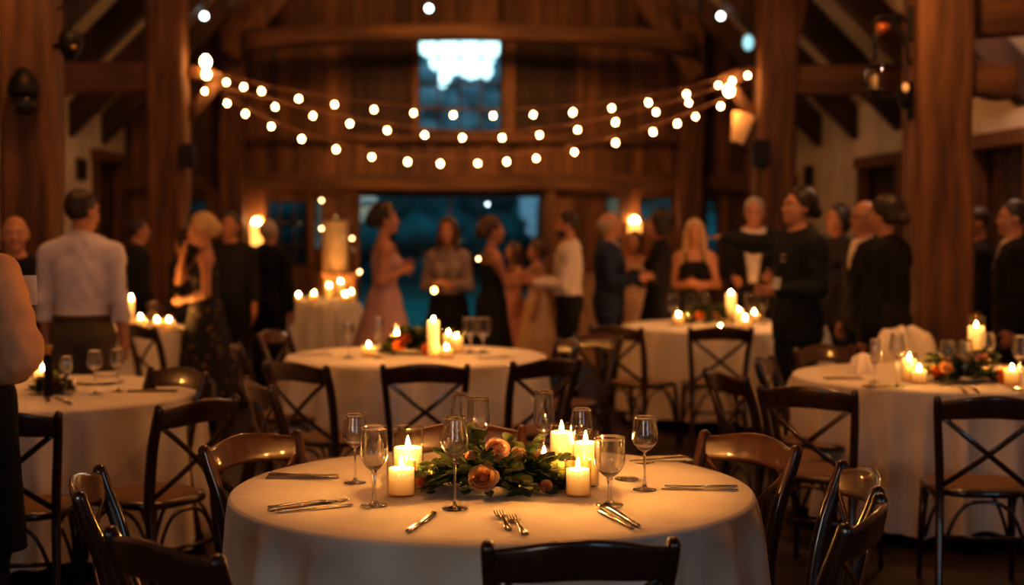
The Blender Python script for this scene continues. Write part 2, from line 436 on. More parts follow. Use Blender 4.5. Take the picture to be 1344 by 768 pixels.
# doors on the side walls
def side_door(nm, x, y0, y1, zt, sgn):
    e = empty(nm, (x, (y0 + y1) / 2, 0)); e['kind'] = 'structure'
    fw = .11; L = y1 - y0
    mb = MB()
    for yy in (-L / 2 + fw / 2, L / 2 - fw / 2): mb.box((0, yy, zt / 2), (.16, fw, zt), .008)
    mb.box((0, 0, zt + .05), (.18, L + .16, .13), .008)
    mb.build('door_frame', M['timber'], e)
    MB().box((sgn * .12, 0, (zt - .004) / 2), (.05, L - .004, zt - .004), .002).build('door_leaf', M['door_wood'], e)
    hb = MB(); hb.sweep([(sgn * .09, -L / 2 + fw + .1, 1.0), (sgn * .04, -L / 2 + fw + .1, 1.0), (sgn * .04, -L / 2 + fw + .1, 1.12), (sgn * .09, -L / 2 + fw + .1, 1.12)], .008); hb.build('door_handle', M['iron'], e)
side_door('door_1', XR, D_R1[0], D_R1[1], D_R1[3], 1)
side_door('door_2', XR, D_R2[0], D_R2[1], D_R2[3], 1)
side_door('door_3', XL, 17.2, 18.7, 2.3, -1)

# ------------------------------------------------------------------ timbers
def hewn(p0, p1, w, h, seed, rough=.012, n=18, up=(0, 1, 0), taper=1.0):
    r = random.Random(seed); p0 = Vector(p0); p1 = Vector(p1)
    pts = []; ws = []; hs = []
    ox = [r.uniform(-1, 1) for _ in range(4)]
    for i in range(n):
        t = i / (n - 1); p = p0.lerp(p1, t)
        k = 1 + (taper - 1) * t
        wob = math.sin(t * 5 + ox[0] * 3) * rough + math.sin(t * 13 + ox[1] * 3) * rough * .5
        side = Vector((1, 0, 0)) if abs((p1 - p0).normalized().z) > .6 else Vector((0, 0, 1))
        pts.append(p + side * wob)
        ws.append(w / 2 * k * (1 + r.uniform(-.035, .035))); hs.append(h / 2 * k * (1 + r.uniform(-.035, .035)))
    mb = MB(); mb.sweep(pts, ws, hs, up=up, seg=24, power=9)
    return mb
def timber(name, p0, p1, w, h, label, cat, seed, material='timber', rough=.012, group=None, taper=1.0):
    p0 = Vector(p0); p1 = Vector(p1)
    o = hewn((0, 0, 0), p1 - p0, w, h, seed, rough, taper=taper).build(name, M[material], None, p0)
    return tag(o, label, cat, group)
POST_L = [(-2.525, 9.2), (-2.56, 13.8), (-2.62, 18.6)]
POST_R = [(3.19, 9.2), (3.19, 13.8), (3.22, 18.6)]
side_n = ('nearest timber post on the left, carrying a black lantern', 'middle timber post on the left where the string lights start', 'slender timber post on the left against the far wall')
for i, (x, y) in enumerate(POST_L):
    timber('timber_post', (x, y, 0), (x, y, ZE + (x - XL) - .19), (.335, .36, .30)[i], .34, side_n[i], 'post', 20 + i, rough=.02)
side_n = ('thick hewn timber post on the right with iron lantern bracket', 'middle timber post on the right where the string lights end', 'slender timber post on the right against the far wall')
for i, (x, y) in enumerate(POST_R):
    timber('timber_post', (x, y, 0), (x, y, ZE + (XR - x) - .19), (.375, .36, .30)[i], .34, side_n[i], 'post', 30 + i, rough=.02)
# knee and companion strut of the middle right post
timber('timber_brace', PY(1020, 95, 13.75), PY(1048, -10, 13.75), .20, .2, 'slanting strut rising along the middle right timber post', 'brace', 41)
timber('timber_brace', (3.25, 18.3, PY(0, 100, 18.3).z), PY(838, -12, 18.3), .24, .2, 'diagonal knee brace at upper right near the roof', 'brace', 42)
timber('timber_brace', (-2.62, 18.3, PY(0, 72, 18.3).z), PY(372, -10, 18.3), .24, .2, 'diagonal knee brace at upper left near the roof', 'brace', 43)
# tie beam (slightly arched)
a = PY(322, 50, 18.3); b = PY(908, 50, 18.3)
mb = MB(); pts = []
for i in range(21):
    t = i / 20; pts.append((a.x + (b.x - a.x) * t, 0, PY(0, 40, 18.3).z - .08 * (2 * t - 1) ** 4 - .05 * abs(2 * t - 1)))
mb.sweep(pts, .14, [.10 + .05 * abs(2 * i / 20 - 1) ** 3 for i in range(21)], up=(0, 0, 1), seg=16, power=5)
tag(mb.build('tie_beam', M['timber_h'], None, (0, 18.2, 0)), 'long arched tie beam across the hall above the bright window', 'beam')
# aisle ties
za, zb = PY(1100, 125, 13.8).z, PY(1100, 86, 13.8).z
timber('tie_beam', (3.36, 13.8, (za + zb) / 2), (XR, 13.8, (za + zb) / 2), .28, zb - za, 'horizontal beam from middle right post to white wall', 'beam', 51, 'timber_h')
timber('tie_beam', (-2.73, 13.8, (za + zb) / 2), (XL, 13.8, (za + zb) / 2), .28, zb - za, 'horizontal beam from middle left post to white wall', 'beam', 52, 'timber_h')
z1a, z1b = PY(1300, 126, 9.2).z, PY(1300, 86, 9.2).z
timber('tie_beam', (3.37, 9.2, (z1a + z1b) / 2), (3.68, 9.2, (z1a + z1b) / 2), .22, z1b - z1a, 'short beam stub jutting right from the thick right post', 'beam', 53, 'timber_h')
timber('tie_beam', (-2.73, 9.2, PY(0, 118, 9.2).z), (-3.25, 9.2, PY(0, 118, 9.2).z), .2, .18, 'short beam stub jutting left from the nearest left post', 'beam', 54, 'timber_h')
timber('tie_beam', (3.3, 9.35, PY(0, 12, 9.35).z), (XR, 9.35, PY(0, 12, 9.35).z), .24, .26, 'lit beam end at top right beside the thick post', 'beam', 55, 'timber_h')
timber('tie_beam', (-2.66, 9.35, PY(0, 10, 9.35).z), (XL, 9.35, PY(0, 10, 9.35).z), .24, .26, 'lit beam end at top left beside the nearest post', 'beam', 56, 'timber_h')
# aisle rafters: slope from the purlin at the posts down to the wall plate
for sgn, xw, xp, lab in ((1, XR, 3.19, 'dark rafter sloping down onto the right white wall'), (-1, XL, -2.56, 'dark rafter sloping down onto the left white wall')):
    for i, y in enumerate((8.45, 10.0, 11.55, 13.1, 14.7, 16.25, 17.8)):
        x0 = xp + sgn * .0; L = abs(xw - x0)
        zt = ZE - .02
        v = [(xw, zt), (xw, zt - .36), (x0, zt + L - .36), (x0, zt + L)]
        hw = .11
        V = [(a - xw, s * hw, b - zt) for s in (-1, 1) for a, b in v]
        mb = MB(); mb.add(V, [(0, 1, 2, 3), (7, 6, 5, 4), (0, 4, 5, 1), (1, 5, 6, 2), (2, 6, 7, 3), (3, 7, 4, 0)], 0, False)
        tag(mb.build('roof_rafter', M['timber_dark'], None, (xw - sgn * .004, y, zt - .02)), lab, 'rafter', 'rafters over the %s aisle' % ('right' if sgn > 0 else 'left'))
# light plaster infill between the rafters of the aisles is the roof underside
for sgn, xw, xp in ((1, XR, 3.0), (-1, XL, -2.4)):
    L = abs(xw - xp); z0 = ZE - .03
    V = [(xw, YB, z0), (xp, YB, z0 + L), (xp, YF, z0 + L), (xw, YF, z0)]
    trim(MB().add(V, [(0, 1, 2, 3)], 0, False), M['plaster'])
# warm lit corner brackets where the string lights are tied
def bracket(p, sgn, L, label):
    mb = MB()
    mb.sweep([(sgn * -.05, 0, .13), (sgn * L * .55, 0, .10), (sgn * L, 0, .04)], .055, .06, up=(0, 0, 1), seg=14, power=5)
    mb.sweep([(sgn * -.05, 0, -.36), (sgn * L * .35, 0, -.16), (sgn * L * .8, 0, .03)], .05, .055, up=(0, 0, 1), seg=14, power=5)
    tag(mb.build('wooden_bracket', M['timber'], None, p), label, 'bracket')
bracket((-2.38, 13.84, PY(250, 112, 13.84).z), 1, .36, 'small lit wooden bracket on the middle left post at the string lights')
bracket((3.01, 13.84, PY(990, 112, 13.84).z), -1, .32, 'small lit wooden bracket on the middle right post at the string lights')
# dark niches in the plaster
for p, lab in ((PY(104, 222, 1), 'small dark niche in the left white wall'), (PY(1064, 230, 1), 'small dark niche in the right white wall')):
    s = (XL if 'left' in lab else XR) / p.x
    q = Vector((p.x * s, p.y * s, CAM_Z + (p.z - CAM_Z) * s)); sg = 1 if q.x > 0 else -1
    mb = MB(); mb.box((0, 0, 0), (.05, .34, .24), .01); mb.box((-sg * .02, 0, 0), (.03, .26, .16), .01, 1)
    tag(mb.build('wall_vent', [M['timber_dark'], M['iron']], None, (q.x - sg * .026, q.y, q.z)), lab, 'vent')

# ------------------------------------------------------------------ outside
struct(MB().box((0, 45, -.3), (120, 50, .2), 0).build('ground_outside', M['ground_out']))
def blob_tree(x, y, h, w, seed, label):
    r = random.Random(seed); e = empty('tree', (x, y, -.2), 0, label, 'tree', 'trees outside the windows')
    mb = MB()
    for i in range(110):
        a = r.uniform(0, 2 * PI); rr_ = math.sqrt(r.random()) * w / 2; z = r.uniform(.25, 1) * h
        s = r.uniform(.4, .8) * (1.15 - .5 * z / h)
        mb.ball((rr_ * math.cos(a) * (1.1 - .55 * z / h), rr_ * .6 * math.sin(a), z), (s * 1.2, s, s * .8), 8, 6)
    mb.v = [v + np.random.RandomState(seed).uniform(-.10, .10, v.shape) for v in mb.v]
    mb.build('foliage', M['foliage_out'], e)
    t = MB(); t.sweep([(0, 0, 0), (.1, 0, h * .5)], [.25, .15], seg=8); t.build('trunk', M['timber_dark'], e)
for i, (x, y, h, w) in enumerate(((-9, 36, 4.6, 6), (-4.6, 38, 5.0, 5), (-1.3, 36, 5.9, 3.4), (.55, 37, 5.2, 3.0), (2.3, 36.5, 5.8, 3.4), (5.6, 36, 4.9, 4), (9.5, 37, 4.6, 5), (13.5, 38, 4.5, 5))):
    blob_tree(x, y, h, w, i, 'dark dusk tree outside, seen through the far windows')

mb = MB(); r = random.Random(5)
for i in range(150): mb.ball((r.uniform(-14, 18), r.uniform(-.6, .6), r.uniform(0, 2.7)), (r.uniform(.6, 1.1), .6, r.uniform(.5, .8)), 8, 6)
tag(mb.build('garden_hedge', M['foliage_out'], None, (0, 41.5, -.2)), 'long dark hedge outside, seen through the teal glass doors', 'hedge')
# ------------------------------------------------------------------ tables and cloths
TABZ = .752
TABLES = {}
def cloth_mesh(r, seed, hem=.09, nfold=23):
    rg = np.random.RandomState(seed)
    nt_ = 384; th = np.linspace(0, 2 * PI, nt_, endpoint=False)
    # irregular folds: warped phase, varying amplitude
    warp = sum(rg.uniform(.15, .35) / k * np.sin(k * th + rg.uniform(0, 6.28)) for k in (1, 2, 3, 5))
    ph = nfold * (th + warp * .55) + rg.uniform(0, 6)
    amp = .55 + .45 * np.sin(3 * th + rg.uniform(0, 6)) * np.sin(2 * th + rg.uniform(0, 6)) + .25 * np.sin(7 * th + rg.uniform(0, 6))
    g = (0.5 + 0.5 * np.sin(ph)) ** 2.2 * np.clip(amp, .12, 1.3)
    g2 = .3 * np.sin(ph * 2.3 + 1.0) * np.clip(amp, 0, 1)
    verts = []; faces = []
    rings = []
    for k in range(1, 9): rings.append(('t', r * k / 8 * .985))
    for a in (20, 45, 70, 90): rings.append(('e', a))
    for k in range(1, 27): rings.append(('s', k / 26))
    verts.append((0, 0, TABZ))
    rc = .014
    for kind, p in rings:
        if kind == 't':
            rad = np.full(nt_, p); z = np.full(nt_, TABZ)
            if p > r * .97: rad = rad
        elif kind == 'e':
            a = math.radians(p); rad = r - rc + .0 + rc * np.sin(a) + np.zeros(nt_); z = TABZ - rc * (1 - np.cos(a)) + np.zeros(nt_)
        else:
            dep = .006 * min(1, p * 8) + .105 * p ** .5
            tw = .02 * p * np.sin(2 * th + p * 2)
            rad = r + .03 * p + dep * (g + .35 * g2 * p)
            zz = TABZ - rc - p * (TABZ - rc - hem)
            z = zz + p ** 3 * (.018 * np.sin(5 * th + seed) + .012 * np.sin(11 * th + 2 * seed))
        verts += list(zip(rad * np.cos(th), rad * np.sin(th), z))
    for k in range(nt_): faces.append((0, 1 + k, 1 + (k + 1) % nt_))
    for i in range(len(rings) - 1):
        for k in range(nt_):
            k2 = (k + 1) % nt_
            a = 1 + i * nt_; b = a + nt_
            faces.append((a + k, b + k, b + k2, a + k2))
    return MB().add(verts, faces)
def round_table(key, px, D, r, seed, place, hem=.09):
    x = (PY(px, 292, D)).x
    t = empty('round_table', (x, D, 0), 0, 'round table ' + place, 'table')
    t['group'] = 'round tables under white cloths'
    MB().lathe([(0, .722), (r - .035, .722), (r - .025, .73), (r - .025, .742), (r - .035, .7475), (0, .7475)], 48).build('tabletop', M['timber'], t)
    for k in range(4):
        a = PI / 4 + k * PI / 2
        mb = MB(); mb.sweep([(r * .62 * math.cos(a), r * .62 * math.sin(a), 0), (r * .5 * math.cos(a), r * .5 * math.sin(a), .722)], .016, seg=8)
        mb.build('leg', M['iron'], t)
    c = cloth_mesh(r, seed, hem).build('tablecloth', M['cloth'], None, (x, D, 0), seed * .7)
    tag(c, 'white floor-length tablecloth ' + place, 'tablecloth')
    TABLES[key] = (x, D, r)
round_table('T1', 646, 4.36, .79, 1, 'on the sharp front table in the middle')
round_table('T2', 546, 8.75, .79, 2, 'on the middle table behind the front one')
round_table('T3', 951, 11.2, .79, 3, 'on the back right table by the pointing waiter')
round_table('T4', 1243, 7.45, .79, 4, 'on the table at the right edge before the thick post')
round_table('T5', 35, 6.95, .79, 5, 'on the table at the left edge by the waiter in black')
round_table('T6', 105, 11.1, .79, 6, 'on the back left table behind the man in pale blue shirt')
round_table('T7', 406, 15.2, .5, 7, 'on the small far table with many candles')

# ------------------------------------------------------------------ chairs
def chair_proto():
    root = empty('cross_back_chair', (0, 0, 0))
    W = M['chair']
    def postpath(s):
        return [(s * .190, -.275, 0), (s * .184, -.235, .16), (s * .179, -.205, .32), (s * .178, -.192, .45), (s * .184, -.205, .57), (s * .194, -.232, .69), (s * .204, -.268, .79), (s * .208, -.286, .846)]
    def smooth(P, n=20):
        P = np.array(P); t = np.linspace(0, len(P) - 1, n); out = []
        for q in t:
            i = min(int(q), len(P) - 2); f = q - i
            p0 = P[max(i - 1, 0)]; p1 = P[i]; p2 = P[i + 1]; p3 = P[min(i + 2, len(P) - 1)]
            out.append(.5 * ((2 * p1) + (-p0 + p2) * f + (2 * p0 - 5 * p1 + 4 * p2 - p3) * f * f + (-p0 + 3 * p1 - 3 * p2 + p3) * f ** 3))
        return out
    for s in (-1, 1):
        mb = MB(); pp = smooth(postpath(s), 22)
        d = Vector(pp[-1]) - Vector(pp[-2]); d.normalize()
        pp = [tuple(p) for p in pp] + [tuple(Vector(pp[-1]) + d * .008), tuple(Vector(pp[-1]) + d * .013)]
        nn = len(pp)
        ws = [.0145 + .003 * math.sin(PI * i / (nn - 1)) for i in range(nn - 2)] + [.011, .004]
        hs = [.018 + .005 * math.sin(PI * i / (nn - 1)) for i in range(nn - 2)] + [.014, .005]
        mb.sweep(pp, ws, hs, up=(0, 1, 0), seg=12, power=2.8)
        mb.build('back_post', W, root)
    # crest rail: bowed board between the posts
    mb = MB(); pts = []; hs = []; ws = []
    for i in range(21):
        u = -1 + 2 * i / 20
        pts.append((u * .203, -.272 - .048 * (1 - u * u), .808 + .010 * math.cos(u * PI * .9)))
        hs.append(.039 + .010 * math.cos(u * PI * .5)); ws.append(.010)
    mb.sweep(pts, ws, hs, up=(0, -.22, 1), seg=14, power=3.4)
    mb.build('crest_rail', W, root)
    for s in (-1, 1):
        mb = MB(); pts = []
        for i in range(15):
            t = i / 14
            x = s * (-.192 + .365 * t); z = .775 - .30 * t
            y = -.268 + .070 * t - .040 * math.sin(PI * t) - s * .0055 * math.sin(PI * t)
            pts.append((x, y, z))
        mb.sweep(pts, .0045, .0115, up=(s * .6, 0, .75), seg=8, power=3)
        mb.build('cross_slat', W, root)
    def outline(k, n=48):
        P = []
        for i in range(n):
            a = 2 * PI * i / n; c, q = math.cos(a), math.sin(a)
            x = math.copysign(abs(c) ** .62, c); y = math.copysign(abs(q) ** .62, q)
            w = (.205 + .022 * y) * k
            P.append((x * w, y * .205 * k + .005))
        return P
    mb = MB(); n_ = 48; V = []
    for k, z in ((.86, .428), (1, .428), (1.02, .437), (1.02, .448), (1, .457), (.90, .459), (.86, .455)):
        V += [(x, y, z) for x, y in outline(k)]
    Fc = [(i * n_ + j, i * n_ + (j + 1) % n_, (i + 1) * n_ + (j + 1) % n_, (i + 1) * n_ + j) for i in range(6) for j in range(n_)]
    Fc += [(6 * n_ + j, 6 * n_ + (j + 1) % n_, (j + 1) % n_, j) for j in range(n_)]
    mb.add(V, Fc).build('seat_frame', W, root)
    mb = MB(); V = []; rs = ((.0001, .462), (.3, .463), (.6, .465), (.8, .4635), (.89, .459), (.9, .452), (.88, .436), (.0001, .436))
    for k, z in rs: V += [(x, y, z) for x, y in outline(k)]
    Fc = [(i * n_ + j, i * n_ + (j + 1) % n_, (i + 1) * n_ + (j + 1) % n_, (i + 1) * n_ + j) for i in range(len(rs) - 1) for j in range(n_)]
    mb.add(V, Fc).build('seat', M['rush'], root)
    for s in (-1, 1):
        mb = MB(); mb.sweep([(s * .184, .172, .435), (s * .19, .185, .25), (s * .197, .2, 0)], [.0175, .0165, .012], seg=10); mb.build('front_leg', W, root)
    def arch(a, b, z0=.18, zt=.415):
        a = Vector(a); b = Vector(b); pts = []
        for i in range(17):
            t = i / 16; u = 2 * t - 1
            p = a.lerp(b, t); p.z = z0 + (zt - z0) * (1 - abs(u) ** 3.2)
            pts.append(tuple(p))
        mb = MB(); mb.sweep(pts, .008, .008, up=(.3, .3, 1), seg=8); mb.build('arched_brace', W, root)
    for s in (-1, 1): arch((s * .186, .178, 0), (s * .180, -.215, 0))
    arch((-.178, .182, 0), (.178, .182, 0)); arch((-.170, -.215, 0), (.170, -.215, 0), .2)
    mb = MB()
    mb.sweep([(-.182, -.21, .265), (.182, -.21, .265)], .009, seg=8); mb.build('rear_stretcher', W, root)
    return root
PROTO = chair_proto()
CH_USED = [False]
def chair(px, py, ztop_D, facing, label, group=None):
    """crest rail mid-top seen at (px,py); facing = world angle in degrees the chair looks to (90 = away from the camera)"""
    p = PZ(px, py, .850) if ztop_D is None else PY(px, 292, ztop_D)
    rz = math.radians(facing - 90)
    off = Matrix.Rotation(rz, 3, 'Z') @ Vector((0, -.315, 0))
    loc = (p.x - off.x, p.y - off.y, 0)
    o = PROTO if not CH_USED[0] else copy_tree(PROTO)
    CH_USED[0] = True
    o.location = loc; o.rotation_euler = (0, 0, rz)
    tag(o, label, 'chair', group)
    return o
G1 = 'cross-back chairs round the front table'
chair(765, 716, None, 92, 'dark cross-back chair in front centre, its back closest to camera', G1)
chair(322, 576, None, -38, 'shiny brown cross-back chair at left of front table, nearest its left rear edge', G1)
chair(103, 631, None, 6, 'cross-back chair at far lower left with bright reflections on its curved top rail', G1)
chair(196, 716, None, 44, 'dark cross-back chair at lower left corner seen from behind', G1)
chair(992, 576, None, 213, 'shiny brown cross-back chair at right rear of front table', G1)
chair(1142, 624, None, 177, 'cross-back chair to the right of front table facing it, upper of two overlapping backs', G1)
chair(1150, 672, None, 152, 'dark cross-back chair at lower right, its tall back post cut by the frame bottom', G1)
chair(606, 560, None, 272, 'reddish cross-back chair behind the front table, half hidden by glasses', G1)
G5 = 'cross-back chairs round the left table'
chair(-2, 545, None, 95, 'dark cross-back chair at the left edge behind the waiter in black', G5)
chair(268, 528, None, 144, 'cross-back chair with tan seat pulled up to the left table, seen from behind', G5)
chair(240, 486, None, 228, 'brown cross-back chair behind the right side of the left table, facing camera', G5)
chair(176, 432, 10.0, 40, 'dark cross-back chair by the back left table behind the man in pale blue', 'cross-back chairs round the back left table')
G2 = 'cross-back chairs round the middle table'
chair(382, 479, None, 52, 'dark cross-back chair at front left of the middle table', G2)
chair(330, 502, None, 22, 'tilted-looking cross-back chair seen side on, left of the middle table', G2)
chair(306, 458, 8.3, 10, 'cross-back chair seen side on behind the woman in floral dress, at left', G2)
chair(352, 440, 9.4, -20, 'cross-back chair with bluish gleam at far left of the middle table', G2)
chair(558, 481, None, 90, 'dark cross-back chair square in front of the middle table', G2)
chair(722, 474, None, 122, 'dark cross-back chair at front right of the middle table', G2)
chair(752, 452, 8.6, 190, 'orange-lit cross-back chair at the right end of the middle table', G2)
G3 = 'cross-back chairs round the back right table'
chair(805, 428, 9.7, 48, 'cross-back chair at left of the back right table', G3)
chair(948, 437, 9.6, 88, 'cross-back chair square in front of the back right table', G3)
G4 = 'cross-back chairs round the right table'
chair(946, 492, 6.7, 15, 'cross-back chair with white gleam, left of the right table', G4)
chair(998, 478, 7.35, -22, 'cross-back chair with bluish gleam, left of the right table', G4)
chair(1056, 511, None, 58, 'dark cross-back chair with tan seat at front left of the right table', G4)
chair(1302, 524, None, 80, 'dark cross-back chair at right edge in front of the right table', G4)
chair(1078, 470, 8.1, 298, 'orange-lit cross-back chair behind the left side of the right table', G4)
chair(790, 447, 9.0, 215, 'dim cross-back chair among the standing guests right of the middle table', 'loose chairs by the standing guests')

# ------------------------------------------------------------------ glassware
def glass_proto(name, kind):
    """kind: (total height, bowl radius, bowl height, rim radius, stem radius, foot radius)"""
    H, rb, hb, rr_, rs, rf = kind
    root = empty(name)
    zb = H - hb; t = .0013
    outer = []
    for i in range(15):
        u = i / 14
        if u < .42: r = rs + (rb - rs) * math.sin(u / .42 * PI / 2) ** .85
        else:
            w = (u - .42) / .58; r = rb + (rr_ - rb) * (w * w * (3 - 2 * w))
        outer.append((r, zb + hb * u))
    inner = [(max(.0002, r - t), z) for r, z in outer]
    inner = [(r, z) for r, z in inner if z > zb + hb * .08]
    prof = outer + [(rr_ - t * .5, H + .0006)] + inner[::-1] + [(.0002, zb + hb * .075)]
    prof = [(.0002, zb)] + prof
    MB().lathe(prof, 32).build('bowl', M['glass'], root)
    zf = .010
    st = [(.0002, zb - .0003), (rs, zb - .0003)]
    for i in range(1, 8):
        u = i / 8; st.append((rs * (1 - .38 * math.sin(PI * u)), zb - (zb - zf) * u))
    st += [(rs * 1.4, zf), (.0002, zf)]
    MB().lathe(st[::-1], 16).build('stem', M['glass'], root)
    MB().lathe([(.0002, 0), (rf * .98, 0), (rf, .0012), (rf * .97, .0026), (rf * .5, .0045), (rs * 1.6, zf - .0008), (.0002, zf - .0004)], 32).build('foot', M['glass'], root)
    return root
def goblet_proto(name, H, rb, hb, rs, rf):
    root = glass_proto(name, (H, rb, hb, rb * .97, rs, rf))
    return root
KINDS = {
    'wine': (.222, .0405, .108, .0335, .0048, .036),
    'tall': (.262, .0385, .125, .0300, .0046, .037),
    'goblet': (.228, .0405, .130, .0385, .0075, .039),
    'short': (.196, .0440, .118, .0435, .0085, .040),
    'tulip': (.245, .0360, .125, .0330, .0046, .035),
    'flute': (.255, .0340, .150, .0300, .0046, .034),
}
GP = {}
def put_glass(kind, pos, name, label, group, scale=1.0):
    if kind not in GP:
        GP[kind] = glass_proto(name, KINDS[kind]); o = GP[kind]
    else:
        o = copy_tree(GP[kind]); o.name = name
    o.location = pos; o.scale = (scale,) * 3
    tag(o, label, 'glass', group)
    o.rotation_euler = (0, 0, rnd.uniform(0, 6))
    return o
ZT = TABZ + .0006
gg = 'stemmed glasses on the front table'
for kind, px, py, name, lab, sc in (
    ('wine', 466, 634, 'wine_glass', 'clear wine glass at left rear of front table, behind the goblet', .96),
    ('goblet', 491, 664, 'water_goblet', 'clear thick-stemmed goblet at left, beside the low left candle', 1),
    ('tall', 597, 668, 'wine_glass', 'tall wine glass standing before the flowers, nearest of all glasses', 1),
    ('tulip', 628, 622, 'wine_glass', 'tulip wine glass behind the flowers, right of two overlapping glasses', 1),
    ('flute', 604, 612, 'champagne_flute', 'straight-sided tall glass behind the flowers, left of two overlapping glasses', .95),
    ('flute', 714, 618, 'champagne_flute', 'tall flute behind the flowers, left of the right-hand candles', 1.02),
    ('wine', 763, 620, 'wine_glass', 'round wine glass peeking over the tall right-hand candles', .93),
    ('short', 800, 663, 'water_goblet', 'short ribbed-looking goblet to the right of the low right candle', 1),
    ('wine', 846, 643, 'wine_glass', 'clear wine glass standing alone at right of front table', 1),
): put_glass(kind, PZ(px, py, ZT), name, lab, gg, sc)
d = MB().lathe([(.0002, 0), (.03, 0), (.036, .003), (.037, .006), (.034, .0065), (.028, .004), (.0002, .004)], 28).build('glass_coaster', M['glass'], None, PZ(822, 630, ZT))
tag(d, 'small clear glass dish on the cloth between goblet and right wine glass', 'dish')
for kind, px, py, tb, lab, sc in (
    ('wine', 457, 470, 'middle table', 'clear wine glass at left end of the middle table candles', .95),
    ('flute', 497, 470, 'middle table', 'tall glass left of the middle table flowers', .95),
    ('short', 617, 463, 'middle table', 'broad glass just right of the middle table candles', 1.1),
    ('short', 634, 463, 'middle table', 'broad glass furthest right on the middle table', 1.1),
    ('short', 884, 426, 'back right table', 'glass at the left end of the back right table candles', 1.2),
    ('short', 906, 424, 'back right table', 'glass second from left on the back right table', 1.2),
    ('wine', 925, 424, 'back right table', 'taller glass behind the flowers of the back right table', 1.1),
    ('short', 985, 424, 'back right table', 'glass right of the candles on the back right table', 1.2),
    ('short', 1001, 424, 'back right table', 'glass furthest right on the back right table', 1.2),
    ('flute', 1148, 502, 'right table', 'slim glass at the left end of the right table', .86),
    ('tall', 1177, 508, 'right table', 'tall glass left of the paired candles on the right table', 1.0),
    ('wine', 1243, 506, 'right table', 'left one of two wine glasses touching before the right table flowers', 1.02),
    ('wine', 1266, 506, 'right table', 'right one of two wine glasses touching before the right table flowers', 1.02),
    ('tall', 1338, 512, 'right table', 'tall glass at the right edge of the photo on the right table', 1),
    ('wine', 1296, 492, 'right table', 'wine glass behind the flowers of the right table', 1),
    ('tulip', 88, 519, 'left table', 'tall tumbler-like glass in front of the left table candle', .75),
    ('wine', 125, 517, 'left table', 'wine glass in the middle of the left table, left of a pair', .92),
    ('wine', 155, 514, 'left table', 'wine glass of the left table, right of a pair', .92),
    ('wine', 202, 436, 'back left table', 'wine glass among candles of the back left table', 1),
    ('wine', 372, 396, 'small far table', 'small glass at left on the small far table', 1),
): put_glass(kind, PZ(px, py, ZT), {'wine': 'wine_glass', 'flute': 'champagne_flute', 'short': 'water_goblet', 'tall': 'wine_glass', 'tulip': 'wine_glass'}[kind], lab, 'glasses on the ' + tb, sc)

# ------------------------------------------------------------------ candles
def flame_mesh(h=.030, r=.0062):
    return MB().lathe([(.0002, 0), (r * .7, h * .08), (r, h * .25), (r * .9, h * .45), (r * .5, h * .7), (r * .18, h * .9), (.0002, h)], 14)
FL = flame_mesh().mesh('flame', M['flame'])
WK = MB().sweep([(0, 0, -.004), (.0005, 0, .004), (.002, 0, .009)], .0011, seg=6).mesh('wick', M['wick'])
WAX = {}
def put_candle(px, py, r, h, label, group, D=None, pos=None, cat='candle', flame=1.0):
    p = pos or PZ(px, py, ZT)
    e = empty('candle', p, 0, label, cat, group)
    k = (round(r, 3), round(h, 3))
    if k not in WAX:
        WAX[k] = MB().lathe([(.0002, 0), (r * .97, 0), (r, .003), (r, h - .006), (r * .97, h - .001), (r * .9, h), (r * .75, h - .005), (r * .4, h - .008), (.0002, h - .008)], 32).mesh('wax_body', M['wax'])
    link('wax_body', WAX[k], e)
    link('wick', WK, e, (0, 0, h - .006))
    f = link('flame', FL, e, (0, 0, h + .000)); fs = flame * (1 if p.y < 6 else .8); f.scale = (fs, fs, fs * 1.15)
    return e
HOLD = {}
def put_holder(pos, r, h, label, group):
    k = (round(r, 3), round(h, 3))
    if k not in HOLD:
        HOLD[k] = MB().lathe([(.0002, 0), (r - .002, 0), (r, .002), (r, h - .001), (r - .0012, h), (r - .0024, h - .001), (r - .0024, .005), (.0002, .005)], 36).mesh('candle_holder', M['thin'])
    o = link('candle_holder', HOLD[k], None, pos)
    return tag(o, label, 'candle holder', group)
def lantern_candle(px, py, r, h, hc, where, group_t):
    p = PZ(px, py, ZT)
    put_holder(p, r, h, 'clear glass cylinder round ' + where, 'glass candle holders on the ' + group_t)
    put_candle(0, 0, r - .0052, hc, 'lit cream candle: ' + where, 'candles on the ' + group_t, pos=Vector((p.x, p.y, p.z + .0054)))
lantern_candle(535.5, 640, .048, .185, .118, 'the tall left candle of the front table', 'front table')
lantern_candle(527, 650, .0435, .103, .076, 'the low left candle of the front table', 'front table')
lantern_candle(737, 637, .039, .188, .160, 'the left one of two tall right candles on the front table', 'front table')
lantern_candle(768.5, 637, .0415, .168, .128, 'the right one of two tall right candles on the front table', 'front table')
lantern_candle(758.5, 650, .040, .105, .073, 'the low right candle of the front table', 'front table')
lantern_candle(714, 622, .034, .075, .050, 'the tiny candle hiding behind the right of the front flowers', 'front table')
gm = 'middle table'
put_candle(569, 468, .034, .215, 'tall bare cream pillar candle on the middle table', 'candles on the ' + gm)
lantern_candle(484, 468, .045, .085, .055, 'the leftmost low candle of the middle table', gm)
lantern_candle(521, 458, .045, .15, .085, 'the jar candle left of the middle table flowers', gm)
lantern_candle(589, 455, .042, .12, .075, 'the rear candle right of the pillar on the middle table', gm)
lantern_candle(599, 462, .045, .13, .085, 'the right candle right of the pillar on the middle table', gm)
lantern_candle(586, 470, .042, .075, .05, 'the low front candle right of the pillar on the middle table', gm)
gm = 'back right table'
put_candle(959, 424, .038, .235, 'tall bare pillar candle on the back right table', 'candles on the ' + gm)
put_candle(970, 426, .03, .12, 'shorter bare candle right of the pillar on the back right table', 'candles on the ' + gm, flame=.5)
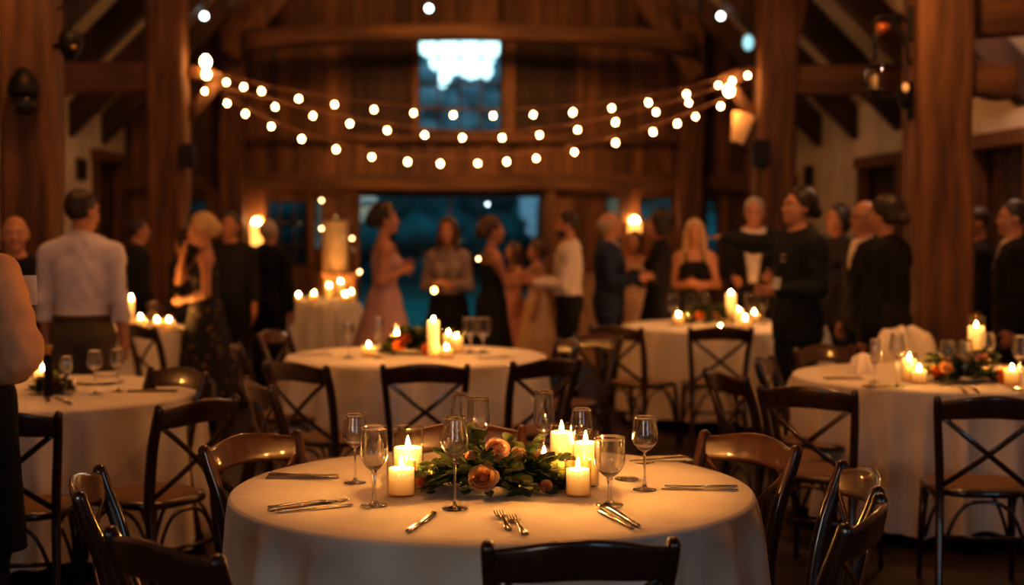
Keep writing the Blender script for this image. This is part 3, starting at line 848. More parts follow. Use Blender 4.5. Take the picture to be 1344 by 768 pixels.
lantern_candle(890.5, 427, .045, .10, .07, 'the left candle of the back right table', gm)
lantern_candle(905, 424, .04, .08, .05, 'the second candle from left of the back right table', gm)
lantern_candle(939, 420, .04, .075, .05, 'the candle behind the flowers of the back right table', gm)
lantern_candle(945, 437, .035, .06, .03, 'the front tea light of the back right table', gm)
lantern_candle(978, 430, .045, .09, .06, 'the low candle right of the pillar on the back right table', gm)
lantern_candle(990, 422, .04, .085, .06, 'the rightmost candle of the back right table', gm)
gm = 'right table'
lantern_candle(1280.5, 487, .048, .30, .235, 'the tall candle amid flowers on the right table', gm)
lantern_candle(1193, 500, .040, .145, .105, 'the rear one of two paired candles on the right table', gm)
lantern_candle(1206, 503, .042, .085, .06, 'the front one of two paired candles on the right table', gm)
lantern_candle(1328, 505, .043, .10, .07, 'the low candle by the right edge on the right table', gm)
gm = 'left table'
lantern_candle(56, 512, .045, .16, .09, 'the candle behind the dark bottle on the left table', gm)
gm = 'back left table'
put_candle(173, 436, .018, .24, 'slim tall candle at the left of the back left table', 'candles on the ' + gm, flame=1.2)
lantern_candle(185, 434, .045, .12, .09, 'the left jar candle of the back left table', gm)
lantern_candle(206, 432, .042, .09, .06, 'the middle jar candle of the back left table', gm)
lantern_candle(222, 434, .045, .10, .07, 'the right jar candle of the back left table', gm)
gm = 'small far table'
lantern_candle(392, 398, .045, .10, .07, 'the left candle of the small far table', gm)
lantern_candle(412, 397, .045, .11, .08, 'the middle low candle of the small far table', gm)
lantern_candle(432, 393, .045, .17, .135, 'the rear taller candle of the small far table', gm)
lantern_candle(447, 391, .045, .20, .165, 'the tallest candle of the small far table', gm)
lantern_candle(453, 397, .04, .10, .07, 'the right front candle of the small far table', gm)
lantern_candle(461, 394, .045, .11, .075, 'the rightmost candle of the small far table', gm)

# ------------------------------------------------------------------ cutlery and linen
def knife_mesh():
    mb = MB()
    mb.sweep([(0, 0, .0045), (0, .005, .0045), (0, .05, .0045), (0, .095, .004), (0, .103, .0035)], [.004, .0068, .0062, .0052, .0045], [.002, .0032, .003, .0026, .002], seg=12, power=3.5)
    V = [];
    prof = [(.098, .005, .005), (.12, .0095, .0055), (.17, .0105, .006), (.205, .0095, .0085), (.225, .005, .0098), (.232, .001, .0098)]
    for y, w, w2 in prof: V += [(-w2 * .8, y, .002), (w, y, .003), (w, y, .004), (-w2 * .8, y, .0048)]
    Fc = [(i * 4 + k, i * 4 + (k + 1) % 4, (i + 1) * 4 + (k + 1) % 4, (i + 1) * 4 + k) for i in range(len(prof) - 1) for k in range(4)]
    Fc += [(3, 2, 1, 0), tuple((len(prof) - 1) * 4 + k for k in range(4))]
    mb.add(V, Fc); return mb
def fork_mesh():
    mb = MB()
    mb.sweep([(0, 0, .003), (0, .03, .004), (0, .08, .007), (0, .125, .010), (0, .142, .007)], [.0085, .008, .004, .0035, .010], [.0022, .0024, .0024, .002, .0016], seg=10)
    V = [(-.0115, .138, .006), (.0115, .138, .006), (.0125, .16, .003), (-.0125, .16, .003)]
    V += [(x, y, z + .0022) for x, y, z in V]
    mb.add(V, [(3, 2, 1, 0), (4, 5, 6, 7), (0, 1, 5, 4), (1, 2, 6, 5), (2, 3, 7, 6), (3, 0, 4, 7)])
    for k in range(4):
        x = -.0103 + k * .00687
        mb.sweep([(x, .158, .0042), (x, .18, .0038), (x * .96, .205, .0075)], [.0021, .0019, .001], [.0014, .0013, .0008], seg=6)
    return mb
KM = knife_mesh().mesh('knife', M['steel']); FM = fork_mesh().mesh('fork', M['steel'])
def cutlery(kind, a, b, label, group, z=ZT + .0002, flip=False):
    """a = pixel of handle end, b = pixel of the tip side"""
    p = PZ(*a, z); q = PZ(*b, z); d = q - p
    o = link(kind, KM if kind == 'knife' else FM, None, p, math.atan2(d.y, d.x) - PI / 2)
    s = d.length / (.232 if kind == 'knife' else .205); s = min(1.15, max(.75, s)); o.scale = (s, s, s)
    if flip: o.scale.x *= -1
    return tag(o, label, kind, group)
def napkin(c, L, W_, ang, label, group, material='napkin', z=ZT, th=.006):
    p = PZ(*c, z); mb = MB()
    r = random.Random(int(c[0]))
    for k in range(2):
        n1 = 13; V = []
        sc = 1 - .03 * k
        for i in range(n1):
            u = i / (n1 - 1) - .5
            for j in range(5):
                w = j / 4 - .5
                V.append((u * L * sc, w * W_ * sc + .003 * k, .0012 + k * th * .5 + .0012 * math.sin(u * 9 + w * 4)))
        nb = len(V); V += [(x, y, zz + th * .42) for x, y, zz in V]
        Fc = []
        for i in range(n1 - 1):
            for j in range(4):
                a = i * 5 + j; Fc.append((a + 1, a + 6, a + 5, a)[::-1] if False else (a, a + 1, a + 6, a + 5)[::-1])
                Fc.append(tuple(nb + q for q in (a, a + 1, a + 6, a + 5)))
        bd = [j for j in range(5)] + [i * 5 + 4 for i in range(1, n1)] + [(n1 - 1) * 5 + j for j in (3, 2, 1, 0)] + [i * 5 for i in range(n1 - 2, 0, -1)]
        for q in range(len(bd)): a, b = bd[q], bd[(q + 1) % len(bd)]; Fc.append((a, b, nb + b, nb + a))
        mb.add(V, Fc)
    o = mb.build('folded_napkin', M[material], None, p, math.radians(ang))
    return tag(o, label, 'napkin', group)
gc = 'cutlery on the front table'
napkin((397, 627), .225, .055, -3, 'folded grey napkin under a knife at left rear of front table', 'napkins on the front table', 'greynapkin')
cutlery('knife', (352, 623), (444, 629), 'knife on the grey napkin at left rear of front table', gc, ZT + .008)
cutlery('fork', (352, 667), (474, 657), 'fork at left front of front table, tines by the goblet', gc, ZT)
cutlery('knife', (361, 674), (464, 664), 'knife at left front of front table, nearer the rim', gc, ZT)
cutlery('knife', (352, 672), (452, 657), 'knife at left front of front table, lying behind the other', gc, ZT, True)
cutlery('knife', (535, 700), (577, 669), 'short knife in front of the nearest wine glass', gc)
cutlery('fork', (690, 703), (661, 668), 'fork right of centre before the flowers, right of two', gc)
cutlery('fork', (668, 697), (650, 668), 'fork right of centre before the flowers, left of two', gc)
cutlery('knife', (838, 693), (795, 665), 'knife in front of the short goblet, farther one', gc)
cutlery('knife', (830, 695), (778, 666), 'knife in front of the short goblet, nearer one', gc, ZT, True)
cutlery('knife', (969, 645), (868, 643), 'knife by the right rim of front table, nearer of two', gc)
cutlery('knife', (968, 640), (872, 639), 'knife by the right rim of front table, farther of two', gc, ZT, True)
napkin((872, 604), .17, .10, 14, 'pale folded napkin at right rear of front table', 'napkins on the front table', 'napkin')
cutlery('knife', (903, 601), (826, 606), 'knife across the pale napkin at right rear of front table', gc, ZT + .008)
cutlery('fork', (900, 606), (835, 611), 'fork across the pale napkin at right rear of front table', gc, ZT + .008)
gc = 'cutlery on the right table'
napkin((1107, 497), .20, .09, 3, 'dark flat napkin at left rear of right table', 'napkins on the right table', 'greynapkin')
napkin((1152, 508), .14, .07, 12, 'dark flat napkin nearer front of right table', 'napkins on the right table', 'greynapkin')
cutlery('fork', (1268, 517), (1252, 503), 'fork on right table before the two wine glasses', gc)
cutlery('knife', (1285, 518), (1272, 505), 'knife on right table right of the two wine glasses', gc)
cutlery('knife', (1340, 515), (1322, 508), 'knife at right edge of the right table', gc)
gc = 'cutlery on the left table'
cutlery('fork', (64, 530), (60, 516), 'fork at the front of the left table, left one', gc)
cutlery('knife', (94, 531), (72, 522), 'knife at the front of the left table, right one', gc)
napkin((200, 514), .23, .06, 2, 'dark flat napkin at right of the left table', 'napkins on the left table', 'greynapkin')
gc = 'cutlery on the middle table'
napkin((652, 470), .22, .09, 10, 'pale napkin at right of the middle table', 'napkins on the middle table')
napkin((415, 466), .24, .09, -8, 'pale napkin at left of the middle table', 'napkins on the middle table')
cutlery('knife', (668, 468), (636, 471), 'knife on the pale napkin at right of the middle table', gc, ZT + .008)
cutlery('knife', (432, 463), (402, 467), 'knife on the pale napkin at left of the middle table', gc, ZT + .008)
# plates on the left table
def plate(pos, r, label):
    o = MB().lathe([(.0002, 0), (r * .6, 0), (r * .68, .003), (r, .016), (r * 1.005, .018), (r * .98, .0185), (r * .66, .006), (.0002, .005)], 40).build('plate', M['paper'], None, pos)
    tag(o, label, 'plate', 'white plates on the left table')
plate(PZ(133, 503, ZT), .12, 'white plate on the left table behind the wine glasses')
plate(PZ(141, 494, ZT), .07, 'small gleaming saucer at the back of the left table')
# standing napkin on the right table : folded into a soft upright fan
mb = MB(); V = []; nU, nV = 25, 9
for i in range(nU):
    u = i / (nU - 1)
    for j in range(nV):
        v = j / (nV - 1); a = (u - .5) * 2.6
        R_ = .075 * (1 - .35 * v) + .008 * math.sin(u * 26) * (1 - v * .5)
        V.append((R_ * math.sin(a) * 1.15, -R_ * math.cos(a) * .6, .001 + .105 * v * (1 - .25 * (2 * u - 1) ** 2) * 1.05))
Fc = [(i * nV + j, (i + 1) * nV + j, (i + 1) * nV + j + 1, i * nV + j + 1) for i in range(nU - 1) for j in range(nV - 1)]
mb.add(V, Fc)
mb.ball((0, -.005, .055), (.055, .032, .055), 16, 10)
tag(mb.build('standing_napkin', M['napkin'], None, PZ(1131, 490, ZT)), 'white napkin folded upright on the far side of the right table', 'napkin')
# dark slim bottle on the left table
e = empty('slim_bottle', PZ(64, 520, ZT), 0, 'slim black bottle with brass neck on the left table, next to the waiter', 'bottle')
MB().lathe([(.0002, 0), (.019, 0), (.021, .003), (.021, .175), (.018, .19), (.0002, .19)], 24).build('body', M['iron'], e)
MB().lathe([(.0002, .19), (.014, .19), (.014, .205), (.02, .222), (.024, .236), (.022, .238), (.0002, .236)], 24).build('neck', M['brass'], e)

# ------------------------------------------------------------------ flowers
def petal(mb, R0, h, th0, spread, lean, flare, nu=11, nv=9, M_=None):
    """cupped petal: bulges out from the base, then closes (lean < 0) or rolls outward at the rim (flare)"""
    V = []
    for j in range(nv):
        v = j / (nv - 1)
        for i in range(nu):
            u = -1 + 2 * i / (nu - 1)
            wid = spread * min(1, .45 + 1.1 * v) * (1 - .22 * v ** 5)
            a = th0 + u * wid
            R = R0 * (.25 + .75 * math.sin(min(1, v * 1.5) * PI / 2)) + lean * v * v + flare * v ** 5 * (1 - .35 * u * u) + .035 * u
            z = h * (v - .10 * u * u * v * v) - flare * .75 * v ** 6
            V.append((R * math.cos(a), R * math.sin(a), z))
    Fc = [(j * nu + i, j * nu + i + 1, (j + 1) * nu + i + 1, (j + 1) * nu + i) for j in range(nv - 1) for i in range(nu - 1)]
    mb.add(V, Fc, 0, True, M_)
def rose_mesh(seed, openness=1.0):
    r = random.Random(seed); mb = MB()
    lay = [(.10, 1.12, 2, 1.9, -.05, 0), (.20, 1.14, 3, 1.2, -.06, .02), (.31, 1.10, 3, 1.2, -.06, .04), (.43, 1.0, 4, .95, -.04, .07), (.57, .88, 4, .95, 0, .12), (.72, .72, 5, .8, .04, .20 * openness), (.88, .54, 5, .8, .10 * openness, .26 * openness)]
    for R0, h, n_, sp, lean, fl in lay:
        o0 = r.uniform(0, 6)
        for k in range(n_): petal(mb, R0 + r.uniform(-.02, .02), h * r.uniform(.96, 1.03), o0 + 2 * PI * k / n_ + r.uniform(-.1, .1), sp, lean, fl)
    mb.ball((0, 0, .12), (.26, .26, .16), 10, 6)
    return mb
ROSE = [rose_mesh(s, o) for s, o in ((1, 1), (2, .6), (3, .2))]
def leaf(mb, p, d, up, L, W_, fold=.25, bend=.25, mat=0, round_=1.0):
    d = Vector(d).normalized(); up = Vector(up); s = d.cross(up)
    if s.length < 1e-3: s = d.cross(Vector((1, .2, .1)))
    s.normalize(); n_ = s.cross(d).normalized(); V = []
    N = 7
    for i in range(N):
        t = i / (N - 1)
        w = W_ * (math.sin(PI * min(1, t * .96 + .02)) ** (.6 if round_ > .5 else .9)) * (1 if round_ > .5 else (1.15 - .5 * t))
        c = Vector(p) + d * (L * t) - n_ * (bend * L * t * t)
        for q in (-1, -.5, 0, .5, 1): V.append(tuple(c + s * (q * w) + n_ * (abs(q) * w * fold)))
    Fc = [(i * 5 + k, i * 5 + k + 1, (i + 1) * 5 + k + 1, (i + 1) * 5 + k) for i in range(N - 1) for k in range(4)]
    mb.add(V, Fc, mat)
def centerpiece(c, lx, ly, hz, seed, roses, label, nspr=34, leafscale=1.0, rz=0):
    r = random.Random(seed)
    e = empty('floral_centerpiece', c, rz, label, 'centerpiece')
    fo = MB(); st = MB()
    for i in range(nspr):
        a = 2 * PI * i / nspr + r.uniform(-.25, .25)
        el = r.choice((.04, .08, .15, .25, .45, .7, 1.0)) * r.uniform(.8, 1.2)
        tip = Vector((lx * math.cos(a) * math.cos(el) * r.uniform(.75, 1.08), ly * math.sin(a) * math.cos(el) * r.uniform(.75, 1.08), .012 + hz * math.sin(el) * r.uniform(.8, 1.15)))
        b = Vector((tip.x * .12 + lx * .45 * math.cos(a) * r.random(), tip.y * .1, .018))
        mid = (b + tip) / 2 + Vector((0, 0, .035 * r.uniform(.6, 1.3)))
        P = [b.lerp(mid, t).lerp(mid.lerp(tip, t), t) for t in [k / 8 for k in range(9)]]
        st.sweep([tuple(p) for p in P], [.0017 * leafscale ** .5 * (1 - .6 * k / 8) for k in range(9)], seg=5)
        kind = r.random()
        for k in range(1, 9):
            p = P[k]; d = (P[min(8, k + 1)] - P[max(0, k - 1)]).normalized()
            for sd in (-1, 1):
                sv = d.cross(Vector((0, 0, 1))); sv = sv.normalized() if sv.length > 1e-3 else Vector((1, 0, 0))
                dd = d * r.uniform(.4, .9) + sv * sd * r.uniform(.6, 1.1) + Vector((0, 0, r.uniform(-.1, .75)))
                if k == 8: dd = d + Vector((r.uniform(-.2, .2), r.uniform(-.2, .2), r.uniform(-.2, .3)))
                up = Vector((r.uniform(-.5, .5), r.uniform(-.9, .2), 1))
                if kind < .7: L = r.uniform(.026, .044) * leafscale; fo_w = L * r.uniform(.40, .52); rd = 1
                else: L = r.uniform(.04, .062) * leafscale; fo_w = L * r.uniform(.17, .26); rd = 0
                q = Vector(p)
                z_end = q.z + dd.normalized().z * L
                if z_end < .006: dd.z += (.02 - z_end) / L
                if q.z < .004: q.z = .004
                leaf(fo, q, dd, up, L, fo_w, r.uniform(.1, .35), r.uniform(-.1, .3) if q.z > .03 else .0, 0 if r.random() < .6 else 1, rd)
    # keep leaves above the cloth
    fo.v = [np.column_stack((v[:, 0], v[:, 1], np.maximum(v[:, 2], .002))) for v in fo.v]
    st.v = [np.column_stack((v[:, 0], v[:, 1], np.maximum(v[:, 2], .001))) for v in st.v]
    fo.build('foliage', [M['leaf'], M['leaf2']], e); st.build('stems', M['stem'], e)
    for (x, y, z, s, kind, colr, tx, ty) in roses:
        mb = MB(); src = ROSE[kind]
        Mx = Matrix.Translation((x, y, z)) @ Euler((tx, ty, 0)).to_matrix().to_4x4() @ Matrix.Scale(s, 4)
        V = np.concatenate(src.v); mb.add(V, src.f, 0, True, Mx)
        ro = mb.build('rose' if kind < 2 else 'rose_bud', M[colr], e)
        ro['label'] = {'rose_peach': 'peach rose', 'rose_pink': 'blush pink rose', 'rose_cream': 'cream rose bud', 'rose_orange': 'orange rose'}[colr]
    return e
c1 = PZ(646, 643, ZT)
centerpiece(c1, .235, .155, .155, 11, [
    (-.030, -.118, .052, .038, 0, 'rose_peach', .92, -.12),
    (.014, -.005, .118, .036, 1, 'rose_pink', .75, .25),
    (-.175, -.03, .045, .036, 2, 'rose_cream', .8, -.5),
    (-.208, -.045, .03, .022, 2, 'rose_peach', .9, -.3),
    (.078, .02, .095, .03, 2, 'rose_cream', .7, .5),
    (-.055, -.01, .10, .026, 2, 'rose_pink', .4, -.4),
    (.135, .05, .08, .026, 2, 'rose_cream', .5, .8),
    (.155, -.08, .022, .022, 2, 'rose_pink', 1.2, .5)],
    'low mound of eucalyptus with peach and blush roses on the front table', 54, 1.12)
r8 = lambda *a: a
centerpiece(PZ(540, 464, ZT), .155, .10, .13, 12, [(-.07, -.10, .06, .035, 0, 'rose_orange', 1.0, 0), (-.03, -.08, .09, .032, 1, 'rose_orange', .8, .2), (.10, -.13, .035, .035, 0, 'rose_orange', 1.2, .3)],
    'low green arrangement with orange roses on the middle table', 30, 1.4)
centerpiece(PZ(928, 424, ZT), .22, .12, .11, 13, [(-.08, -.1, .06, .034, 0, 'rose_orange', 1, 0), (.05, -.08, .06, .03, 1, 'rose_peach', 1, 0)],
    'low green arrangement on the back right table', 22, 1.7)
centerpiece(PZ(1264, 500, ZT), .21, .11, .135, 14, [(.165, -.14, .032, .042, 0, 'rose_orange', 1.2, .2), (-.12, -.08, .07, .034, 1, 'rose_peach', 1, -.2), (.09, -.03, .10, .04, 0, 'rose_pink', .9, .2), (-.16, -.06, .05, .03, 1, 'rose_orange', 1, -.3)],
    'green arrangement with orange and blush roses on the right table', 32, 1.4)
centerpiece(PZ(70, 516, ZT), .08, .06, .06, 15, [(.0, -.05, .03, .03, 0, 'rose_orange', 1.1, .2), (.04, -.03, .03, .026, 1, 'rose_peach', 1.0, .4)],
    'small cluster of orange roses beside the bottle on the left table', 12, 1.2)
# ------------------------------------------------------------------ people : smooth fields turned into meshes
def nets(Fd, org, h):
    ins = Fd < 0
    a = ins[:-1, :-1, :-1]
    cnt = np.zeros(a.shape, np.int8)
    nx, ny, nz = Fd.shape
    sl = lambda d, n: slice(d, n - 1 + d)
    C8 = [(i, j, k) for i in (0, 1) for j in (0, 1) for k in (0, 1)]
    for i, j, k in C8: cnt += ins[sl(i, nx), sl(j, ny), sl(k, nz)]
    act = (cnt > 0) & (cnt < 8)
    ci = np.argwhere(act)
    idx = -np.ones(act.shape, np.int64); idx[act] = np.arange(len(ci))
    vals = np.stack([Fd[ci[:, 0] + i, ci[:, 1] + j, ci[:, 2] + k] for i, j, k in C8], 1)
    acc = np.zeros((len(ci), 3)); num = np.zeros(len(ci))
    Ca = np.array(C8, float)
    for p in range(8):
        for q in range(p + 1, 8):
            if abs(Ca[p] - Ca[q]).sum() != 1: continue
            f0, f1 = vals[:, p], vals[:, q]; m = (f0 < 0) != (f1 < 0)
            t = np.where(m, f0 / np.where(m, f0 - f1, 1), 0)
            acc += np.where(m[:, None], Ca[p] + t[:, None] * (Ca[q] - Ca[p]), 0); num += m
    V = (ci + acc / np.maximum(num, 1)[:, None]) * h + org
    faces = []
    for ax in range(3):
        s0 = [slice(None)] * 3; s1 = [slice(None)] * 3; s0[ax] = slice(0, -1); s1[ax] = slice(1, None)
        A, B = ins[tuple(s0)], ins[tuple(s1)]
        e = np.argwhere(A != B)
        u, v = [(1, 2), (2, 0), (0, 1)][ax]
        ok = (e[:, u] > 0) & (e[:, v] > 0) & (e[:, u] < Fd.shape[u] - 1) & (e[:, v] < Fd.shape[v] - 1)
        e = e[ok]; first = A[tuple(e.T)]
        def cell(du, dv):
            c = e.copy(); c[:, u] -= du; c[:, v] -= dv
            return idx[tuple(c.T)]
        q = np.stack([cell(1, 1), cell(0, 1), cell(0, 0), cell(1, 0)], 1)
        q[~first] = q[~first][:, ::-1]
        faces.append(q)
    return V, np.concatenate(faces)
def cap(a, b, ra, rb, k=.03): return ('c', np.array(a, float), np.array(b, float), ra, rb, k)
def ell(c, r, k=.03, R=None): return ('e', np.array(c, float), np.array(r, float), np.eye(3) if R is None else R, k)
def xform(p, R, t):
    if p[0] == 'c': return ('c', R @ p[1] + t, R @ p[2] + t, *p[3:])
    return ('e', R @ p[1] + t, p[2], R @ p[3], p[4])
def grow(p, d):
    if p[0] == 'c': return ('c', p[1], p[2], p[3] + d, p[4] + d, p[5])
    return ('e', p[1], p[2] + d, p[3], p[4])
def field_mesh(prims, h, clip=None, wr=0):
    lo = np.full(3, 9.); hi = np.full(3, -9.)
    bb = []
    for p in prims:
        if p[0] == 'c':
            r = max(p[3], p[4]); l = np.minimum(p[1], p[2]) - r; u = np.maximum(p[1], p[2]) + r; k = p[5]
        else:
            ext = np.sqrt(((p[3] * p[2][None, :]) ** 2).sum(1)); l = p[1] - ext; u = p[1] + ext; k = p[4]
        bb.append((l - k - 2 * h, u + k + 2 * h)); lo = np.minimum(lo, l); hi = np.maximum(hi, u)
    lo -= 3 * h; hi += 3 * h
    n = np.ceil((hi - lo) / h).astype(int) + 1
    Fd = np.ones(n, np.float32)
    ax = [lo[i] + h * np.arange(n[i]) for i in range(3)]
    for p, (l, u) in zip(prims, bb):
        i0 = np.maximum(np.floor((l - lo) / h).astype(int), 0); i1 = np.minimum(np.ceil((u - lo) / h).astype(int) + 1, n)
        X = ax[0][i0[0]:i1[0]][:, None, None]; Y = ax[1][i0[1]:i1[1]][None, :, None]; Z = ax[2][i0[2]:i1[2]][None, None, :]
        if p[0] == 'c':
            a, b = p[1], p[2]; d = b - a; L2 = max((d * d).sum(), 1e-9)
            t = np.clip(((X - a[0]) * d[0] + (Y - a[1]) * d[1] + (Z - a[2]) * d[2]) / L2, 0, 1)
            D = np.sqrt((X - a[0] - t * d[0]) ** 2 + (Y - a[1] - t * d[1]) ** 2 + (Z - a[2] - t * d[2]) ** 2) - (p[3] + (p[4] - p[3]) * t)
            k = p[5]
        else:
            c, r, R = p[1], p[2], p[3]
            q = [(X - c[0]) * R[0, i] + (Y - c[1]) * R[1, i] + (Z - c[2]) * R[2, i] for i in range(3)]
            k0 = np.sqrt((q[0] / r[0]) ** 2 + (q[1] / r[1]) ** 2 + (q[2] / r[2]) ** 2)
            k1 = np.sqrt((q[0] / r[0] ** 2) ** 2 + (q[1] / r[1] ** 2) ** 2 + (q[2] / r[2] ** 2) ** 2)
            D = k0 * (k0 - 1) / np.maximum(k1, 1e-6); k = p[4]
        S_ = Fd[i0[0]:i1[0], i0[1]:i1[1], i0[2]:i1[2]]
        hh = np.clip(.5 + .5 * (S_ - D) / k, 0, 1)
        Fd[i0[0]:i1[0], i0[1]:i1[1], i0[2]:i1[2]] = S_ * (1 - hh) + D * hh - k * hh * (1 - hh)
    if wr:
        X, Y, Z = ax[0][:, None, None], ax[1][None, :, None], ax[2][None, None, :]
        Fd = Fd + wr * (np.sin(38 * Z + 16 * X + 3 * np.sin(17 * X + 9 * Y)) * np.sin(13 * X + 21 * Y + 4 * Z + 1) + .6 * np.sin(61 * Z - 34 * X + 20 * Y))
    if clip is not None:
        X, Y, Z = ax[0][:, None, None], ax[1][None, :, None], ax[2][None, None, :]
        for c in clip: Fd = np.maximum(Fd, c(X, Y, Z))
    Fd[0] = Fd[-1] = 1; Fd[:, 0] = Fd[:, -1] = 1; Fd[:, :, 0] = Fd[:, :, -1] = 1
    return nets(Fd, lo, h)
def RX(a): c, s = math.cos(a), math.sin(a); return np.array([[1, 0, 0], [0, c, -s], [0, s, c]])
def RZ(a): c, s = math.cos(a), math.sin(a); return np.array([[c, -s, 0], [s, c, 0], [0, 0, 1]])

MC = {}
def cm(kind, col, rough=.85, **kw):
    k = (kind, col)
    if k not in MC: MC[k] = simple(kind, col, tuple(min(1, c * 1.25 + .002) for c in col), rough=rough, scale=(7, 7, 4), bmp=.6, bd=.03, detail=2, spec=.2, **kw)
    return MC[k]
SKIN = simple('skin', (.40, .185, .105), (.46, .22, .125), rough=.5, bmp=.03)
SKIN2 = simple('tanned_skin', (.38, .165, .09), (.44, .20, .11), rough=.5, bmp=.03)
EYE_W = simple('eye_white', (.6, .55, .5), rough=.2, bmp=0)
EYE_D = simple('eye_iris', (.02, .012, .01), rough=.15, bmp=0)
LIP = simple('lips', (.36, .12, .085), rough=.4, bmp=0)
HAIRC = {'dark': simple('dark_hair', (.012, .007, .005), (.03, .016, .010), rough=.45, scale=(60, 60, 6), bmp=.6),
         'brown': simple('brown_hair', (.05, .022, .010), (.11, .05, .022), rough=.45, scale=(60, 60, 6), bmp=.6),
         'blond': simple('blond_hair', (.40, .25, .11), (.60, .42, .21), rough=.45, scale=(60, 60, 6), bmp=.6),
         'grey': simple('grey_hair', (.28, .23, .19), (.42, .36, .30), rough=.5, scale=(60, 60, 6), bmp=.6)}
# black dress fabric with small pale flowers
m, nt, bs, out = mat('floral_dress_fabric'); FLORAL = m
tc = nt.nodes.new('ShaderNodeTexCoord'); vo = nt.nodes.new('ShaderNodeTexVoronoi'); vo.inputs['Scale'].default_value = 17; vo.inputs['Randomness'].default_value = .9
nz = nt.nodes.new('ShaderNodeTexNoise'); nz.inputs['Scale'].default_value = 26
nt.links.new(tc.outputs['Object'], vo.inputs['Vector']); nt.links.new(tc.outputs['Object'], nz.inputs['Vector'])
ad = nt.nodes.new('ShaderNodeMath'); ad.operation = 'MULTIPLY_ADD'; ad.inputs[1].default_value = .45; nt.links.new(nz.outputs['Fac'], ad.inputs[0]); nt.links.new(vo.outputs['Distance'], ad.inputs[2])
rp = nt.nodes.new('ShaderNodeValToRGB'); rp.color_ramp.elements[0].position = .40; rp.color_ramp.elements[0].color = (.20, .12, .06, 1); rp.color_ramp.elements[1].position = .47; rp.color_ramp.elements[1].color = (.012, .010, .010, 1)
nt.links.new(ad.outputs[0], rp.inputs[0]); nt.links.new(rp.outputs[0], bs.inputs['Base Color']); bs.inputs['Roughness'].default_value = .9

